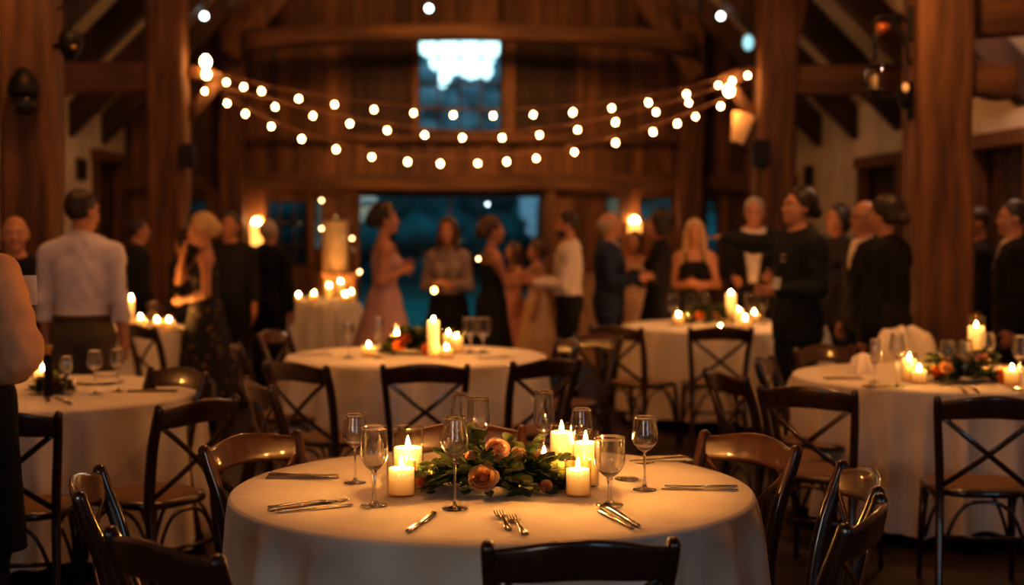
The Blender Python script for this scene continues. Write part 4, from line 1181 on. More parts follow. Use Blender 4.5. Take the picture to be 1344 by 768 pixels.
def person(px, D, ytop, facing, label, sex='m', hair=('short', 'dark'), outfit=(), arms=None, head=(0, 0), lean=0, skin=None, vox=.0095, height=None, stride=.0, extra=None, group=None):
    base = PY(px, 292, D)
    h_m = height or (PY(px, ytop, D).z)
    s = h_m / 1.765; f = sex == 'f'
    skin = skin or SKIN
    g = .90 if f else 1.0
    Rl = RX(-math.radians(lean)); piv = np.array([0, 0, .95])
    up = lambda p: Rl @ (np.array(p, float) - piv) + piv
    def U(p): return xform(p, Rl, piv - Rl @ piv)
    if f:
        torso = [ell((0, -.012, .95), (.168, .118, .125), .05), ell((0, 0, 1.10), (.122, .092, .14), .06), ell((0, -.005, 1.29), (.145, .10, .165), .06),
                 ell((-.068, .078, 1.275), (.058, .055, .055), .03), ell((.068, .078, 1.275), (.058, .055, .055), .03), cap((-.125, -.01, 1.415), (.125, -.01, 1.415), .052, .052, .05)]
        shx = .160
    else:
        torso = [ell((0, -.008, .95), (.160, .118, .125), .05), ell((0, .004, 1.10), (.148, .108, .15), .06), ell((0, 0, 1.29), (.175, .118, .185), .06), cap((-.14, -.008, 1.405), (0, -.012, 1.45), .058, .066, .06), cap((.14, -.008, 1.405), (0, -.012, 1.45), .058, .066, .06)]
        shx = .192
    torso = [torso[0]] + [U(p) for p in torso[1:]]
    neck = [U(cap((0, -.022, 1.43), (0, .008, 1.57), .060 * g, .051 * g, .03))]
    # head
    hp = up((0, -.005, 1.52)); Rh = Rl @ RZ(-math.radians(head[0])) @ RX(math.radians(head[1]))
    def H(p): return xform(p, Rh, hp - Rh @ np.array([0, -.005, 1.52]))
    def HP(v): return Rh @ (np.array(v, float) - np.array([0, -.005, 1.52])) + hp
    hd = [ell((0, -.002, 1.662), (.076, .095, .098), .03), ell((0, .036, 1.60), (.060, .068, .080), .03), cap((-.0, .075, 1.548), (0, .083, 1.545), .024, .020, .03),
          cap((0, .098, 1.648), (0, .113, 1.612), .009, .0145, .014), ell((0, .082, 1.668), (.052, .020, .012), .02), ell((-.078, .0, 1.628), (.011, .024, .032), .008), ell((.078, .0, 1.628), (.011, .024, .032), .008),
          ell((-.034, .070, 1.605), (.026, .02, .022), .02), ell((.034, .070, 1.605), (.026, .02, .022), .02)]
    hd = [H(p) for p in hd]
    arms = arms or {}
    armp = {}; hands = []; hinfo = []
    for side, nm in ((1, 'R'), (-1, 'L')):
        a = arms.get(nm, {})
        u = np.array(a.get('u', (.10, .03, -1)), float); fo = np.array(a.get('f', (.04, .22, -1)), float)
        u = u * [side, 1, 1]; fo = fo * [side, 1, 1]
        u = Rl @ (u / np.linalg.norm(u)); fo = fo / np.linalg.norm(fo)
        sh = up((side * shx, -.008, 1.400)); el = sh + u * .285; wr = el + fo * .25
        armp[nm] = [cap(sh, el, .052 * g, .040 * g, .035), ell(sh + u * .03, (.055 * g, .055 * g, .06 * g), .04), cap(el, el * .6 + wr * .4, .039 * g, .040 * g, .02), cap(el * .6 + wr * .4, wr, .039 * g, .027 * g, .02)]
        hdv = np.array(a.get('h', fo / [side, 1, 1]), float) * [side, 1, 1]; hdv /= np.linalg.norm(hdv)
        # palm plane: side vector of the hand
        pn = np.array(a.get('palm', (-1, .2, 0)), float) * [side, 1, 1]; pn = pn - hdv * pn.dot(hdv); pn /= np.linalg.norm(pn)
        sv = np.cross(hdv, pn)
        Rm = np.stack([sv, pn, hdv], 1)
        hands.append(ell(wr + hdv * .048, (.040 * g, .016 * g, .052 * g), .018, Rm)); hands.append(cap(wr, wr + hdv * .03, .027 * g, .026 * g, .02))
        hinfo.append((wr, hdv, pn, sv, side, a.get('curl', .5)))
    legs = []
    feet = []
    for side in (1, -1):
        st = stride * side
        hip = np.array((side * .090, -.005, .90)); kn = np.array((side * .098, .02 + st * .5 + abs(st) * .12, .495)); an = np.array((side * .105, -.02 + st, .088))
        legs += [cap(hip, kn, .088, .058, .04), cap(kn, an, .054, .036, .03), ell(kn * .62 + an * .38 + np.array((0, -.022, 0)), (.050, .052, .10), .03)]
        toe = np.array((side * .135, .15 + st, .030)); heel = np.array((side * .103, -.045 + st, .036))
        feet += [cap(heel, toe, .036, .029, .03), cap(an, heel, .036, .034, .03), ell(toe * .7 + heel * .3, (.042, .05, .026), .02)]
    def fin(V): return V * s
    def mk(name, prims, material, parent, h=None, clip=None):
        wr = {'shirt': .0032, 'jacket': .0030, 'trousers': .0025}.get(name, 0)
        if name == 'shirt' and any(o_[0] == 'shirt' and len(o_) > 3 and o_[3] == 'puffy' for o_ in outfit): wr = .0045
        V, Q = field_mesh(prims, h or vox * 1.15, clip, wr)
        return MB_np(name, fin(V), Q, [material], parent)
    V, Q = field_mesh(torso + neck + hd + armp['R'] + armp['L'] + hands + legs + feet, vox)
    mb = MB(); mb.add(fin(V), Q)
    for wr, hv, pn, sv, side, curl in hinfo:                 # fingers, rooted in the palm
        for q, (off, L) in enumerate(((-.028, .068), (-.009, .078), (.010, .073), (.027, .058))):
            p0 = wr + hv * .075 + sv * off * g; d = hv.copy(); P = [p0]
            for k in range(3):
                an_ = curl * (.35 + .45 * k) + .06 * q * curl; dd = hv * math.cos(an_) + pn * math.sin(an_)
                P.append(P[-1] + dd * L * g * (.42, .33, .25)[k])
            mb.sweep([tuple(p * s) for p in P], [.0092 * s * g, .0085 * s * g, .0078 * s * g, .0055 * s * g], seg=7, up=tuple(pn), mat=0)
        sgn = -1
        p0 = wr + hv * .022 + sv * sgn * .026 * g
        d1 = hv * .65 + sv * sgn * .75 + pn * .15; d2 = hv * .9 + sv * sgn * .35 + pn * .35
        P = [p0, p0 + d1 / np.linalg.norm(d1) * .036 * g]; P.append(P[-1] + d2 / np.linalg.norm(d2) * .03 * g)
        mb.sweep([tuple(p * s) for p in P], [.0125 * s * g, .0105 * s * g, .0065 * s * g], seg=7, up=tuple(pn), mat=0)
    for sx in (-1, 1):
        mb.ball(tuple(HP((sx * .031, .080, 1.640)) * s), .0125 * s, 10, 8, 1); mb.ball(tuple(HP((sx * .031, .0885, 1.640)) * s), .0058 * s, 8, 6, 2)
    mb.ball((0, 0, 0), (.021, .009, .0058), 12, 6, 3, Matrix.Translation(tuple(HP((0, .0985, 1.576)) * s)) @ Matrix(Rh.tolist()).to_4x4())
    hm = HAIRC[hair[1]]
    for sx in (-1, 1):
        mb.sweep([tuple(HP((sx * .014, .099, 1.664)) * s), tuple(HP((sx * .032, .097, 1.671)) * s), tuple(HP((sx * .05, .083, 1.664)) * s)], [.003, .004, .002], [.004, .005, .003], seg=6, mat=4)
    root = mb.build('person', [skin, EYE_W, EYE_D, LIP, hm], None, (base.x, D, 0), math.radians(facing - 90))
    tag(root, label, 'person', group)
    # hair (built in the head frame, then posed with the head)
    def hair_mesh(name, prims, clip, h=.009):
        V, Q = field_mesh(prims, h, clip)
        V = (V - np.array([0, -.005, 1.52])) @ Rh.T + hp
        return MB_np(name, fin(V), Q, [hm], root)
    face_cut = lambda X, Y, Z: np.minimum(Y - .02 - (Z - 1.60) * .42, 9) + 0 * X
    nape = lambda X, Y, Z: (1.558 - Z) + np.clip(Y + .035, 0, 1) * 1.5 + 0 * X
    sh_ = [ell((0, -.010, 1.672), (.085, .102, .100), .03)]
    st = hair[0]
    if st == 'short': hair_mesh('hair', sh_, [face_cut, nape])
    elif st == 'fringe': hair_mesh('hair', [ell((0, -.010, 1.650), (.084, .103, .095), .03)], [face_cut, nape, lambda X, Y, Z: (Z - 1.685) + 0 * X + 0 * Y])
    elif st == 'updo': hair_mesh('hair', sh_ + [ell((0, -.02, 1.69), (.088, .108, .095), .03), ell((0, -.105, 1.635), (.075, .06, .07), .03), ell((0, -.07, 1.60), (.06, .045, .05), .03)], [face_cut, lambda X, Y, Z: (1.565 - Z) + np.clip(Y + .03, 0, 1) * 1.2 + 0 * X])
    elif st == 'bun': hair_mesh('hair', sh_ + [ell((0, -.012, 1.668), (.087, .107, .104), .03), ell((0, -.118, 1.615), (.045, .042, .042), .02)], [face_cut, lambda X, Y, Z: (1.575 - Z) + np.clip(Y + .03, 0, 1) * 1.2 + 0 * X])
    elif st == 'long': hair_mesh('hair', sh_ + [ell((0, -.012, 1.665), (.092, .108, .108), .03), cap((0, -.055, 1.62), (0, -.105, 1.30), .082, .07, .04), cap((-.075, -.01, 1.62), (-.105, .045, 1.28), .034, .034, .03), cap((.075, -.01, 1.62), (.105, .045, 1.28), .034, .034, .03)], [lambda X, Y, Z: np.minimum(np.minimum(Y - .02 - (Z - 1.60) * .42, .068 - abs(X)), 9)])
    elif st == 'bob': hair_mesh('hair', sh_ + [ell((0, -.03, 1.62), (.098, .10, .11), .04)], [face_cut, lambda X, Y, Z: 1.525 - Z + 0 * X + 0 * Y])
    elif st == 'curly': hair_mesh('hair', [ell((0, -.02, 1.675), (.125, .125, .118), .03), ell((.06, -.03, 1.60), (.07, .08, .08), .03), ell((-.06, -.03, 1.60), (.07, .08, .08), .03)], [lambda X, Y, Z: np.minimum(Y - .035 - (Z - 1.60) * .40, 9) + 0 * X, lambda X, Y, Z: .006 * np.sin(X * 190) * np.sin(Y * 190) * np.sin(Z * 190) - .004 + 0 * X - np.where(Z < 3, 0.0, 0) if False else (1.53 - Z + 0 * X + 0 * Y)])
    for it in outfit:
        k = it[0]; mt = it[1]
        if k == 'shirt':
            z0 = it[2] if len(it) > 2 else 1.0
            sl = it[3] if len(it) > 3 else 'long'
            pr = [grow(p, .011) for p in torso] + [grow(neck[0], .008)]
            for nm in 'RL':
                ap = armp[nm]
                if sl == 'long': pr += [grow(ap[0], .009), grow(ap[1], .004), grow(ap[2], .011), ('c', ap[3][1], ap[3][1] * .08 + ap[3][2] * .92, ap[3][3] + .011, ap[3][4] + .010, .02)]
                elif sl == 'short': pr += [('c', ap[0][1], ap[0][1] * .4 + ap[0][2] * .6, ap[0][3] + .018, ap[0][3] + .016, .03), grow(ap[1], .012)]
                elif sl == 'rolled': pr += [grow(ap[0], .016), grow(ap[1], .010), grow(ap[2], .016)]
                elif sl == 'puffy': pr += [grow(ap[0], .026), grow(ap[1], .014), grow(ap[2], .03), ('c', ap[3][1], ap[3][1] * .15 + ap[3][2] * .85, ap[3][3] + .028, ap[3][4] + .016, .03)]
            cl = [lambda X, Y, Z: z0 - Z + 0 * X + 0 * Y]
            zc = up((0, 0, 1.505))[2]
            cl.append(lambda X, Y, Z: np.minimum(Z - zc - .0 + (Y) * .35, .13 - np.sqrt(X ** 2 + (Y) ** 2)))
            mk(it[4] if len(it) > 4 else 'shirt', pr, mt, root, None, cl)
        elif k == 'jacket':
            z0 = it[2] if len(it) > 2 else .80
            pr = [grow(p, .026) for p in torso] + [cap((-.08, 0, .95), (-.09, 0, .82), .115, .12, .06), cap((.08, 0, .95), (.09, 0, .82), .115, .12, .06), grow(('c', neck[0][1], neck[0][1] * .45 + neck[0][2] * .55, neck[0][3], neck[0][4], .03), .016)]
            for nm in 'RL':
                ap = armp[nm]; pr += [grow(ap[0], .024), grow(ap[1], .022), grow(ap[2], .024), ('c', ap[3][1], ap[3][1] * .12 + ap[3][2] * .88, ap[3][3] + .022, ap[3][4] + .020, .02)]
            cl = [lambda X, Y, Z: z0 - Z + 0 * X + 0 * Y]
            if len(it) <= 3 or it[3]: vz, vs = it[4] if len(it) > 4 else (1.18, .24); cl.append(lambda X, Y, Z: np.minimum(Y - .02, (Z - vz) * vs - abs(X)))
            zc = up((0, 0, 1.50))[2]
            cl.append(lambda X, Y, Z: np.minimum(Z - zc + Y * .5, .12 - np.sqrt(X ** 2 + Y ** 2)))
            mk('jacket', pr, mt, root, None, cl)
        elif k == 'vest':
            pr = [grow(p, .022) for p in torso] + [cap((-.13, 0, 1.44), (.13, 0, 1.44), .062, .062, .04)]
            mk('vest', pr, mt, root, None, [lambda X, Y, Z: .93 - Z + 0 * X + 0 * Y, lambda X, Y, Z: np.minimum(Y - .02, (Z - 1.10) * .30 - abs(X)), lambda X, Y, Z: abs(X) - .185 + 0 * Y + 0 * Z, lambda X, Y, Z: np.minimum(Z - 1.47, .08 - np.sqrt(X ** 2 + Y ** 2))])
        elif k == 'trousers':
            pr = [grow(torso[0], .014)]
            if lean == 0: pr.append(grow(torso[1], .010))
            for i, p in enumerate(legs):
                pr.append(('c', p[1], p[2], p[3] + .018, p[4] + .026, .03) if p[0] == 'c' and i % 3 == 0 else (('c', p[1], p[2], p[3] + .030, p[4] + .036, .03) if p[0] == 'c' else grow(p, .016)))
            mk('trousers', pr, mt, root, None, [lambda X, Y, Z: Z - 1.035 + 0 * X + 0 * Y, lambda X, Y, Z: .045 - Z + 0 * X + 0 * Y])
        elif k in ('dress', 'skirt'):
            hem = it[2]; flare = it[3]; ztop = it[4] if len(it) > 4 else (1.36 if k == 'dress' else 1.06)
            pr = [grow(p, .012) for p in torso[:2]]
            if k == 'dress': pr += [grow(p, .011) for p in torso[2:5]]
            zt = .98; ns = 7
            for q in range(ns):
                a0 = 2 * PI * q / ns
                pr.append(cap((.075 * math.cos(a0), .045 * math.sin(a0) - .01, zt), (flare * math.cos(a0), flare * .85 * math.sin(a0), hem - .02), .085, .085 + flare * .25, .05))
            pr.append(cap((0, 0, zt), (0, 0, hem), .10, flare, .05))
            cl = [lambda X, Y, Z: hem - Z + 0 * X + 0 * Y, lambda X, Y, Z: Z - ztop + 0 * X + abs(Y) * .0 + 0 * Y]
            mk(k, pr, mt, root, None, cl)
            if k == 'dress' and (len(it) < 6 or it[5]):
                sb = MB()
                for sx in (-1, 1):
                    P = [up(v) * s for v in ((sx * .085, .118, 1.335), (sx * .088, .085, 1.42), (sx * .085, .0, 1.483), (sx * .085, -.085, 1.42), (sx * .08, -.115, 1.335))]
                    sb.sweep([tuple(p) for p in P], .011 * s, .004 * s, up=(0, 1, 1), seg=6)
                sb.build('strap', mt, root)
        elif k == 'apron':
            pr = [grow(torso[0], .035)] + [cap((-.10, .02, .98), (-.13, .03, .42), .10, .105, .05), cap((.10, .02, .98), (.13, .03, .42), .10, .105, .05), cap((0, .02, .98), (0, .03, .42), .12, .14, .05)]
            mk('apron', pr, mt, root, None, [lambda X, Y, Z: Z - 1.02 + 0 * X + 0 * Y, lambda X, Y, Z: .45 - Z + 0 * X + 0 * Y])
        elif k == 'belt':
            pr = [grow(torso[0], .024), grow(torso[1], .018)]
            mk('belt', pr, mt, root, .008, [lambda X, Y, Z: Z - 1.035 + 0 * X + 0 * Y, lambda X, Y, Z: 1.0 - Z + 0 * X + 0 * Y])
        elif k == 'tie':
            t = MB(); t.sweep([tuple(up(v) * s) for v in ((0, .066, 1.49), (0, .10, 1.42), (0, .128, 1.30), (0, .130, 1.15))], [.016 * s, .022 * s, .03 * s, .036 * s], [.010 * s] * 4, up=(0, 1, .2), seg=8); t.build('necktie', mt, root)
        elif k == 'shoes':
            mk('shoes', [grow(p, .009) for p in feet], mt, root, .01, [lambda X, Y, Z: Z - .105 + 0 * X + 0 * Y, lambda X, Y, Z: -.0 - Z + 0 * X + 0 * Y])
        elif k == 'glasses':
            t = MB()
            for sx in (-1, 1):
                t.sweep([tuple(HP((sx * .033 + .022 * math.cos(a), .103, 1.640 + .017 * math.sin(a))) * s) for a in [2 * PI * i / 14 for i in range(14)]], .0022, seg=6, closed=True)
                t.sweep([tuple(HP(v) * s) for v in ((sx * .055, .10, 1.645), (sx * .08, .05, 1.645), (sx * .083, -.01, 1.638))], .002, seg=6)
            t.sweep([tuple(HP(v) * s) for v in ((-.011, .105, 1.645), (.011, .105, 1.645))], .002, seg=6)
            t.build('eyeglasses', mt, root)
        elif k == 'headband':
            t = MB(); P = []
            for i in range(17):
                a = PI * i / 16; P.append(tuple(HP((.094 * math.cos(a), .035, 1.655 + .118 * math.sin(a))) * s))
            t.sweep(P, .009 * s, .005 * s, up=(0, 1, 0), seg=6)
            for i in range(2, 15, 2): t.ball(P[i], .011 * s, 8, 6)
            t.build('headband', mt, root)
        elif k == 'beard':
            hair_mesh('beard', [ell((0, .040, 1.575), (.066, .072, .058), .02)], [lambda X, Y, Z: Z - 1.572 - abs(X) * .75 + 0 * Y, lambda X, Y, Z: .005 - Y + 0 * X + 0 * Z, lambda X, Y, Z: np.minimum(1.560 - Z + 0 * X, Y - 0.112) * 0 - 1 + 0 * Y])
        elif k == 'shawl':
            pr = [grow(torso[2], .03)] + [grow(p, .02) for p in (armp['L'][0], armp['L'][1])]
            mk('shawl', pr, mt, root, None, [lambda X, Y, Z: Y - .0 + 0 * X + 0 * Z, lambda X, Y, Z: 1.0 - Z + 0 * X + 0 * Y])
        elif k == 'bagstrap':
            t = MB(); t.sweep([tuple(up(v) * s) for v in ((-.09, .02, 1.485), (-.07, .105, 1.38), (.0, .150, 1.25), (.09, .125, 1.08), (.15, .06, .97))], .013 * s, .003 * s, up=(0, 1, .3), seg=6); t.build('shoulder_strap', mt, root)
        elif k == 'chestmark':
            t = MB(); 
            for z in (1.335, 1.300): t.sweep([tuple(up((it[2] - .035, .150, z)) * s), tuple(up((it[2] + .035, .150, z)) * s)], .004, .002, up=(0, 1, 0), seg=6)
            t.build('chest_mark', mt, root)
    return root
def MB_np(name, V, Q, mats, parent):
    me = bpy.data.meshes.new(name)
    me.vertices.add(len(V)); me.vertices.foreach_set('co', V.astype(np.float32).ravel())
    me.loops.add(len(Q) * 4); me.loops.foreach_set('vertex_index', Q.astype(np.int32).ravel())
    me.polygons.add(len(Q)); me.polygons.foreach_set('loop_start', np.arange(0, len(Q) * 4, 4, dtype=np.int32))
    me.polygons.foreach_set('use_smooth', np.ones(len(Q), bool))
    for m_ in mats: me.materials.append(m_)
    me.update(); me.validate()
    return link(name, me, parent)

BLACK = cm('black_fabric', (.010, .009, .009)); CHAR = cm('charcoal_fabric', (.022, .020, .020)); NAVY = cm('navy_fabric', (.018, .026, .055))
WHITE = cm('white_shirt_fabric', (.50, .43, .38)); PALEB = cm('pale_blue_shirt_fabric', (.47, .42, .46)); OLIVE = cm('olive_fabric', (.085, .065, .038))
TAN = cm('tan_shirt_fabric', (.52, .30, .185)); BLUSH = cm('blush_dress_fabric', (.42, .26, .26)); BEIGE = cm('beige_dress_fabric', (.48, .33, .21)); GREY = cm('grey_top_fabric', (.26, .20, .18))
SHOE = cm('black_leather', (.010, .008, .007), rough=.4); BROWN = cm('brown_leather', (.06, .028, .014), rough=.5); GOLD = M['brass']; IRON = M['iron']; PINK = cm('dusty_pink_fabric', (.45, .22, .19)); DKTEAL = cm('dark_teal_fabric', (.017, .019, .020))
SHO = ('shoes', SHOE)
def A(u, f, **k): d = dict(u=u, f=f); d.update(k); return d

person(107, 8.5, 249, 84, 'dark-haired man in pale blue dress shirt seen from behind at left', 'm', ('short', 'dark'),
       [('shirt', PALEB, .99), ('trousers', OLIVE), ('belt', BROWN), SHO], {'R': A((.11, .0, -1), (.02, .22, -1)), 'L': A((.13, -.03, -1), (.0, .24, -1))}, head=(28, 0), vox=.008)
person(-58, 5.0, 0, 62, 'waiter in black vest and apron with tan sleeves cut off by the left edge', 'm', ('short', 'dark'),
       [('shirt', TAN, .96, 'puffy'), ('vest', BLACK), ('trousers', BLACK), ('apron', BLACK), SHO], {'R': A((.50, -.08, -1), (-.85, .40, -.40), curl=1.0), 'L': A((.1, .2, -1), (-.2, .9, .1))}, vox=.008, height=1.74)
person(20, 8.75, 295, 280, 'older bald man in black shirt at far left, facing camera', 'm', ('fringe', 'grey'), [('shirt', BLACK, .95, 'short'), ('trousers', CHAR), SHO], height=1.60)
person(268, 11.0, 281, 190, 'blonde woman in black floral dress with hand raised to her mouth', 'f', ('updo', 'blond'),
       [('dress', FLORAL, .30, .24, 1.38), ('bagstrap', BROWN), SHO], {'R': A((-.05, .75, -.65), (-.35, -.15, .92), curl=.9, palm=(0, -1, .2)), 'L': A((.22, .0, -1), (-.65, .75, -.25), curl=.6)}, head=(-8, -8), vox=.0085)
person(243, 11.9, 300, 150, 'person in dark coat mostly hidden behind the floral dress woman', 'f', ('bob', 'dark'), [('shirt', BLACK, .95), ('skirt', BLACK, .4, .2), SHO])
person(302, 12.4, 278, 262, 'dark-haired man in dark shirt standing behind the floral dress woman', 'm', ('short', 'dark'), [('shirt', CHAR, .95), ('trousers', BLACK), SHO])
person(352, 12.9, 299, 60, 'grey-haired person in black jacket before the left window, back turned', 'm', ('short', 'grey'), [('shirt', WHITE, .98), ('jacket', BLACK), ('trousers', BLACK), SHO], height=1.58)
person(180, 12.8, 293, 30, 'dim figure in dark clothes beside the middle left post', 'm', ('short', 'dark'), [('shirt', CHAR, .95), ('trousers', BLACK), SHO], height=1.6)
person(505, 11.7, 268, 8, 'woman in long blush dress with flower headband, dark hair, facing right', 'f', ('updo', 'dark'),
       [('dress', BLUSH, .06, .34, 1.36), ('headband', M['rose_cream']), SHO], {'R': A((.12, -.18, -1), (-.45, .8, .35), curl=.8), 'L': A((.12, -.10, -1), (-.45, .8, .5), curl=.8)}, vox=.0085, stride=.04)
person(588, 12.3, 286, 255, 'long brown haired woman in grey top and dark skirt with folded arms', 'f', ('long', 'brown'),
       [('shirt', GREY, .98), ('skirt', BLACK, .45, .2), SHO], {'R': A((.2, .1, -1), (-.9, .55, .05), curl=.6), 'L': A((.2, .1, -1), (-.9, .6, .15), curl=.6)}, vox=.0085)
person(646, 12.2, 285, 10, 'woman with half-up hair and bare arms reaching right, dark skirt', 'f', ('updo', 'brown'),
       [('dress', DKTEAL, .12, .19, 1.33), SHO], {'R': A((.05, .45, -1), (-.05, 1, .22), curl=.4), 'L': A((.05, .55, -.8), (0, 1, .35), curl=.4)})
person(674, 14.4, 322, 200, 'girl in dusty pink dress between the reaching woman and white-shirted man', 'f', ('long', 'brown'), [('dress', PINK, .2, .26, 1.36), SHO], height=1.36)
person(704, 14.1, 318, 185, 'girl in beige dress just left of the white-shirted man', 'f', ('updo', 'brown'), [('dress', BEIGE, .15, .24, 1.36), SHO], height=1.38)
person(746, 11.9, 277, 172, 'bearded man in white shirt and black trousers facing left', 'm', ('short', 'dark'),
       [('shirt', WHITE, .99), ('trousers', BLACK), ('beard', None), SHO], {'R': A((.12, .2, -1), (-.05, 1, .12), curl=.7), 'L': A((.12, .18, -1), (-.1, 1, .10), curl=.7)}, vox=.0085, skin=SKIN2)
person(800, 12.3, 278, -15, 'balding man in navy suit facing right beside the glowing wall lamp', 'm', ('fringe', 'grey'), [('shirt', WHITE, .98), ('jacket', NAVY), ('trousers', NAVY), SHO], {'R': A((.1, .2, -1), (-.1, 1, .2))})
person(833, 13.4, 305, 250, 'person in beige dress between navy suit man and curly-haired woman', 'f', ('bob', 'dark'), [('dress', BEIGE, .35, .2, 1.4), SHO], height=1.48)
person(866, 12.25, 277, 165, 'woman with big dark curly hair in black outfit facing left', 'f', ('curly', 'dark'), [('shirt', BLACK, .95), ('skirt', BLACK, .25, .22), SHO], {'R': A((.1, .25, -1), (-.2, 1, .35)), 'L': A((.1, .2, -1), (-.2, 1, .1))})
person(912, 12.55, 288, 262, 'blonde woman in black dress with bare folded arms', 'f', ('long', 'blond'), [('dress', BLACK, .4, .2, 1.36), SHO], {'R': A((.22, .1, -1), (-.9, .55, .0), curl=.6), 'L': A((.22, .1, -1), (-.9, .62, .12), curl=.6)})
person(990, 12.5, 259, 255, 'grey-haired man in glasses, white shirt and open dark jacket', 'm', ('short', 'grey'), [('shirt', WHITE, .98), ('jacket', BLACK, .80, True, (.80, .15)), ('trousers', BLACK), ('glasses', IRON), SHO], {'R': A((.12, .15, -1), (-.3, 1, -.2)), 'L': A((.12, .15, -1), (-.3, 1, -.1))})
person(1048, 9.25, 246, 196, 'waiter in dark suit with long tied hair pointing left with arm outstretched', 'm', ('bun', 'dark'),
       [('shirt', BLACK, .98), ('jacket', DKTEAL, .78, False), ('trousers', DKTEAL), ('chestmark', M['paper'], -.07), SHO],
       {'R': A((1, .30, .0), (1, .42, .14), curl=.35, palm=(0, 0, -1)), 'L': A((.22, .05, -1), (-.45, 1, -.02), curl=.7)}, head=(0, 4), vox=.008)
person(1100, 11.7, 268, 200, 'woman with dark hair and dark jacket holding a phone, behind the waiter', 'f', ('bob', 'dark'), [('shirt', CHAR, .95), ('skirt', BLACK, .4, .2), SHO], {'R': A((.05, .15, -1), (-.3, .45, .85), curl=.9), 'L': A((.12, .2, -1), (-.4, .8, .4), curl=.9)})
person(1136, 10.1, 263, 192, 'balding man in glasses and dark suit facing left', 'm', ('fringe', 'grey'), [('shirt', WHITE, .98), ('jacket', BLACK), ('trousers', BLACK), ('glasses', IRON), SHO], vox=.0085)
person(1163, 8.72, 256, 135, 'person with dark hair in black jacket, back turned, next to the thick post', 'f', ('bun', 'dark'), [('shirt', BLACK, .95), ('jacket', BLACK, .72, False), ('trousers', BLACK), SHO], {'L': A((.10, .0, -1), (.02, .12, -1)), 'R': A((.1, 0, -1), (.04, .1, -1))}, vox=.0085)
person(1331, 9.7, 263, 168, 'man in dark suit with pale shirt collar at the right edge', 'm', ('short', 'dark'), [('shirt', WHITE, .98), ('jacket', BLACK), ('trousers', BLACK), ('tie', GREY), SHO], vox=.0085)
person(1284, 10.7, 272, 170, 'dim person in black half hidden by the right of the thick post', 'm', ('short', 'dark'), [('shirt', BLACK, .95), ('trousers', BLACK), SHO])

# things carried
wp = PY(22, 380, 4.92)
o = MB().box((0, 0, 0), (.006, .085, .10), .002).build('folded_paper', M['paper'], None, PY(31, 381, 4.95), math.radians(70))
o.rotation_euler = (0, math.radians(6), math.radians(98)); tag(o, 'white folded paper tucked by the sleeve of the left waiter', 'paper')
o = MB().box((0, 0, 0), (.055, .004, .075), .002).build('name_badge', M['paper'], None, PY(1019, 372, 8.98)); o.rotation_euler = (.1, .15, .3)
tag(o, 'small white card hanging at the hand of the pointing waiter', 'card')
o = MB().box((0, 0, 0), (.075, .009, .15), .004).build('mobile_phone', M['iron'], None, (2.975, 11.63, 1.41)); o.rotation_euler = (.3, 0, .5)
tag(o, 'dark phone held by the woman behind the waiter', 'phone')
# ------------------------------------------------------------------ string lights
S1 = [(297, 103), (320, 122), (343, 117), (392, 126), (439, 134), (491, 141), (543, 146), (595, 150), (647, 150), (700, 150), (752, 145), (803, 140), (851, 133), (901, 124), (943, 114), (961, 91), (981, 100)]
S2 = [(269, 121), (361, 138), (411, 150), (459, 162), (508, 170), (557, 175), (607, 178), (659, 178), (708, 175), (758, 169), (808, 160), (861, 147), (904, 131), (957, 115)]
S3 = [(270, 95), (298, 139), (322, 153), (356, 166), (396, 181), (441, 193), (488, 202), (535, 206), (578, 212), (627, 213), (665, 211), (704, 208), (754, 202), (808, 187), (857, 172), (889, 158), (913, 147), (946, 135)]
BULB = MB().lathe([(.0002, -.036), (.012, -.034), (.021, -.024), (.025, -.010), (.022, .004), (.014, .016), (.009, .022), (.0002, .022)], 16).mesh('bulb', M['bulb'])
SOCK = MB().lathe([(.0002, .018), (.0105, .018), (.0115, .03), (.010, .05), (.004, .056), (.0002, .056)], 12).mesh('socket', M['socket'])
def string(pts, Y, a, b, label):
    W = [PY(px, py, Y) for px, py in pts]; A0 = PY(*a, Y); B0 = PY(*b, Y)
    e = empty('string_light', A0, 0, label, 'string lights', 'string lights across the hall')
    P = [Vector((0, 0, 0))] + [w - A0 + Vector((0, 0, .05)) for w in sorted(W, key=lambda v: v.x)] + [B0 - A0]
    P = [p for i, p in enumerate(P)]
    # smooth the cord heights so that it hangs as one curve
    X = np.array([p.x for p in P]); Zc = np.array([p.z for p in P]); co = np.polyfit(X, Zc, 4)
    xs = np.linspace(X[0], X[-1], 60); zs = np.polyval(co, xs)
    fz = lambda x: float(np.polyval(co, x))
    mb = MB(); mb.sweep([(x, 0, z) for x, z in zip(xs, zs)], .0075, seg=6); mb.build('cord', M['cord'], e)
    r = random.Random(int(Y * 100))
    for w in W:
        p = w - A0
        if len(pts) == 17 and abs(p.z + .062 - fz(p.x)) > .09: pass
        bz = fz(p.x) - .058 + 0
        b_ = link('bulb', BULB, e, (p.x, 0, bz)); b_.rotation_euler = (r.uniform(-.25, .25), r.uniform(-.25, .25), 0)
        b_.scale = (r.uniform(.66, .76),) * 3
        link('socket', SOCK, b_)
string(S1, 13.70, (283, 92), (988, 92), 'topmost of the three warm bulb strings across the hall')
string(S2, 13.80, (268, 108), (986, 104), 'middle of the three warm bulb strings across the hall')
string(S3, 13.90, (266, 118), (986, 116), 'lowest hanging of the three warm bulb strings')
def loose_bulb(px, py, Y, sc, label, mt='bulb', group=None):
    o = MB().lathe([(.0002, -.036), (.012, -.034), (.021, -.024), (.025, -.010), (.022, .004), (.014, .016), (.009, .022), (.0002, .022)], 16).build('light_bulb', M[mt], None, PY(px, py, Y)); o.scale = (sc,) * 3
    # a lead up to the timber above
    return tag(o, label, 'bulb', group)
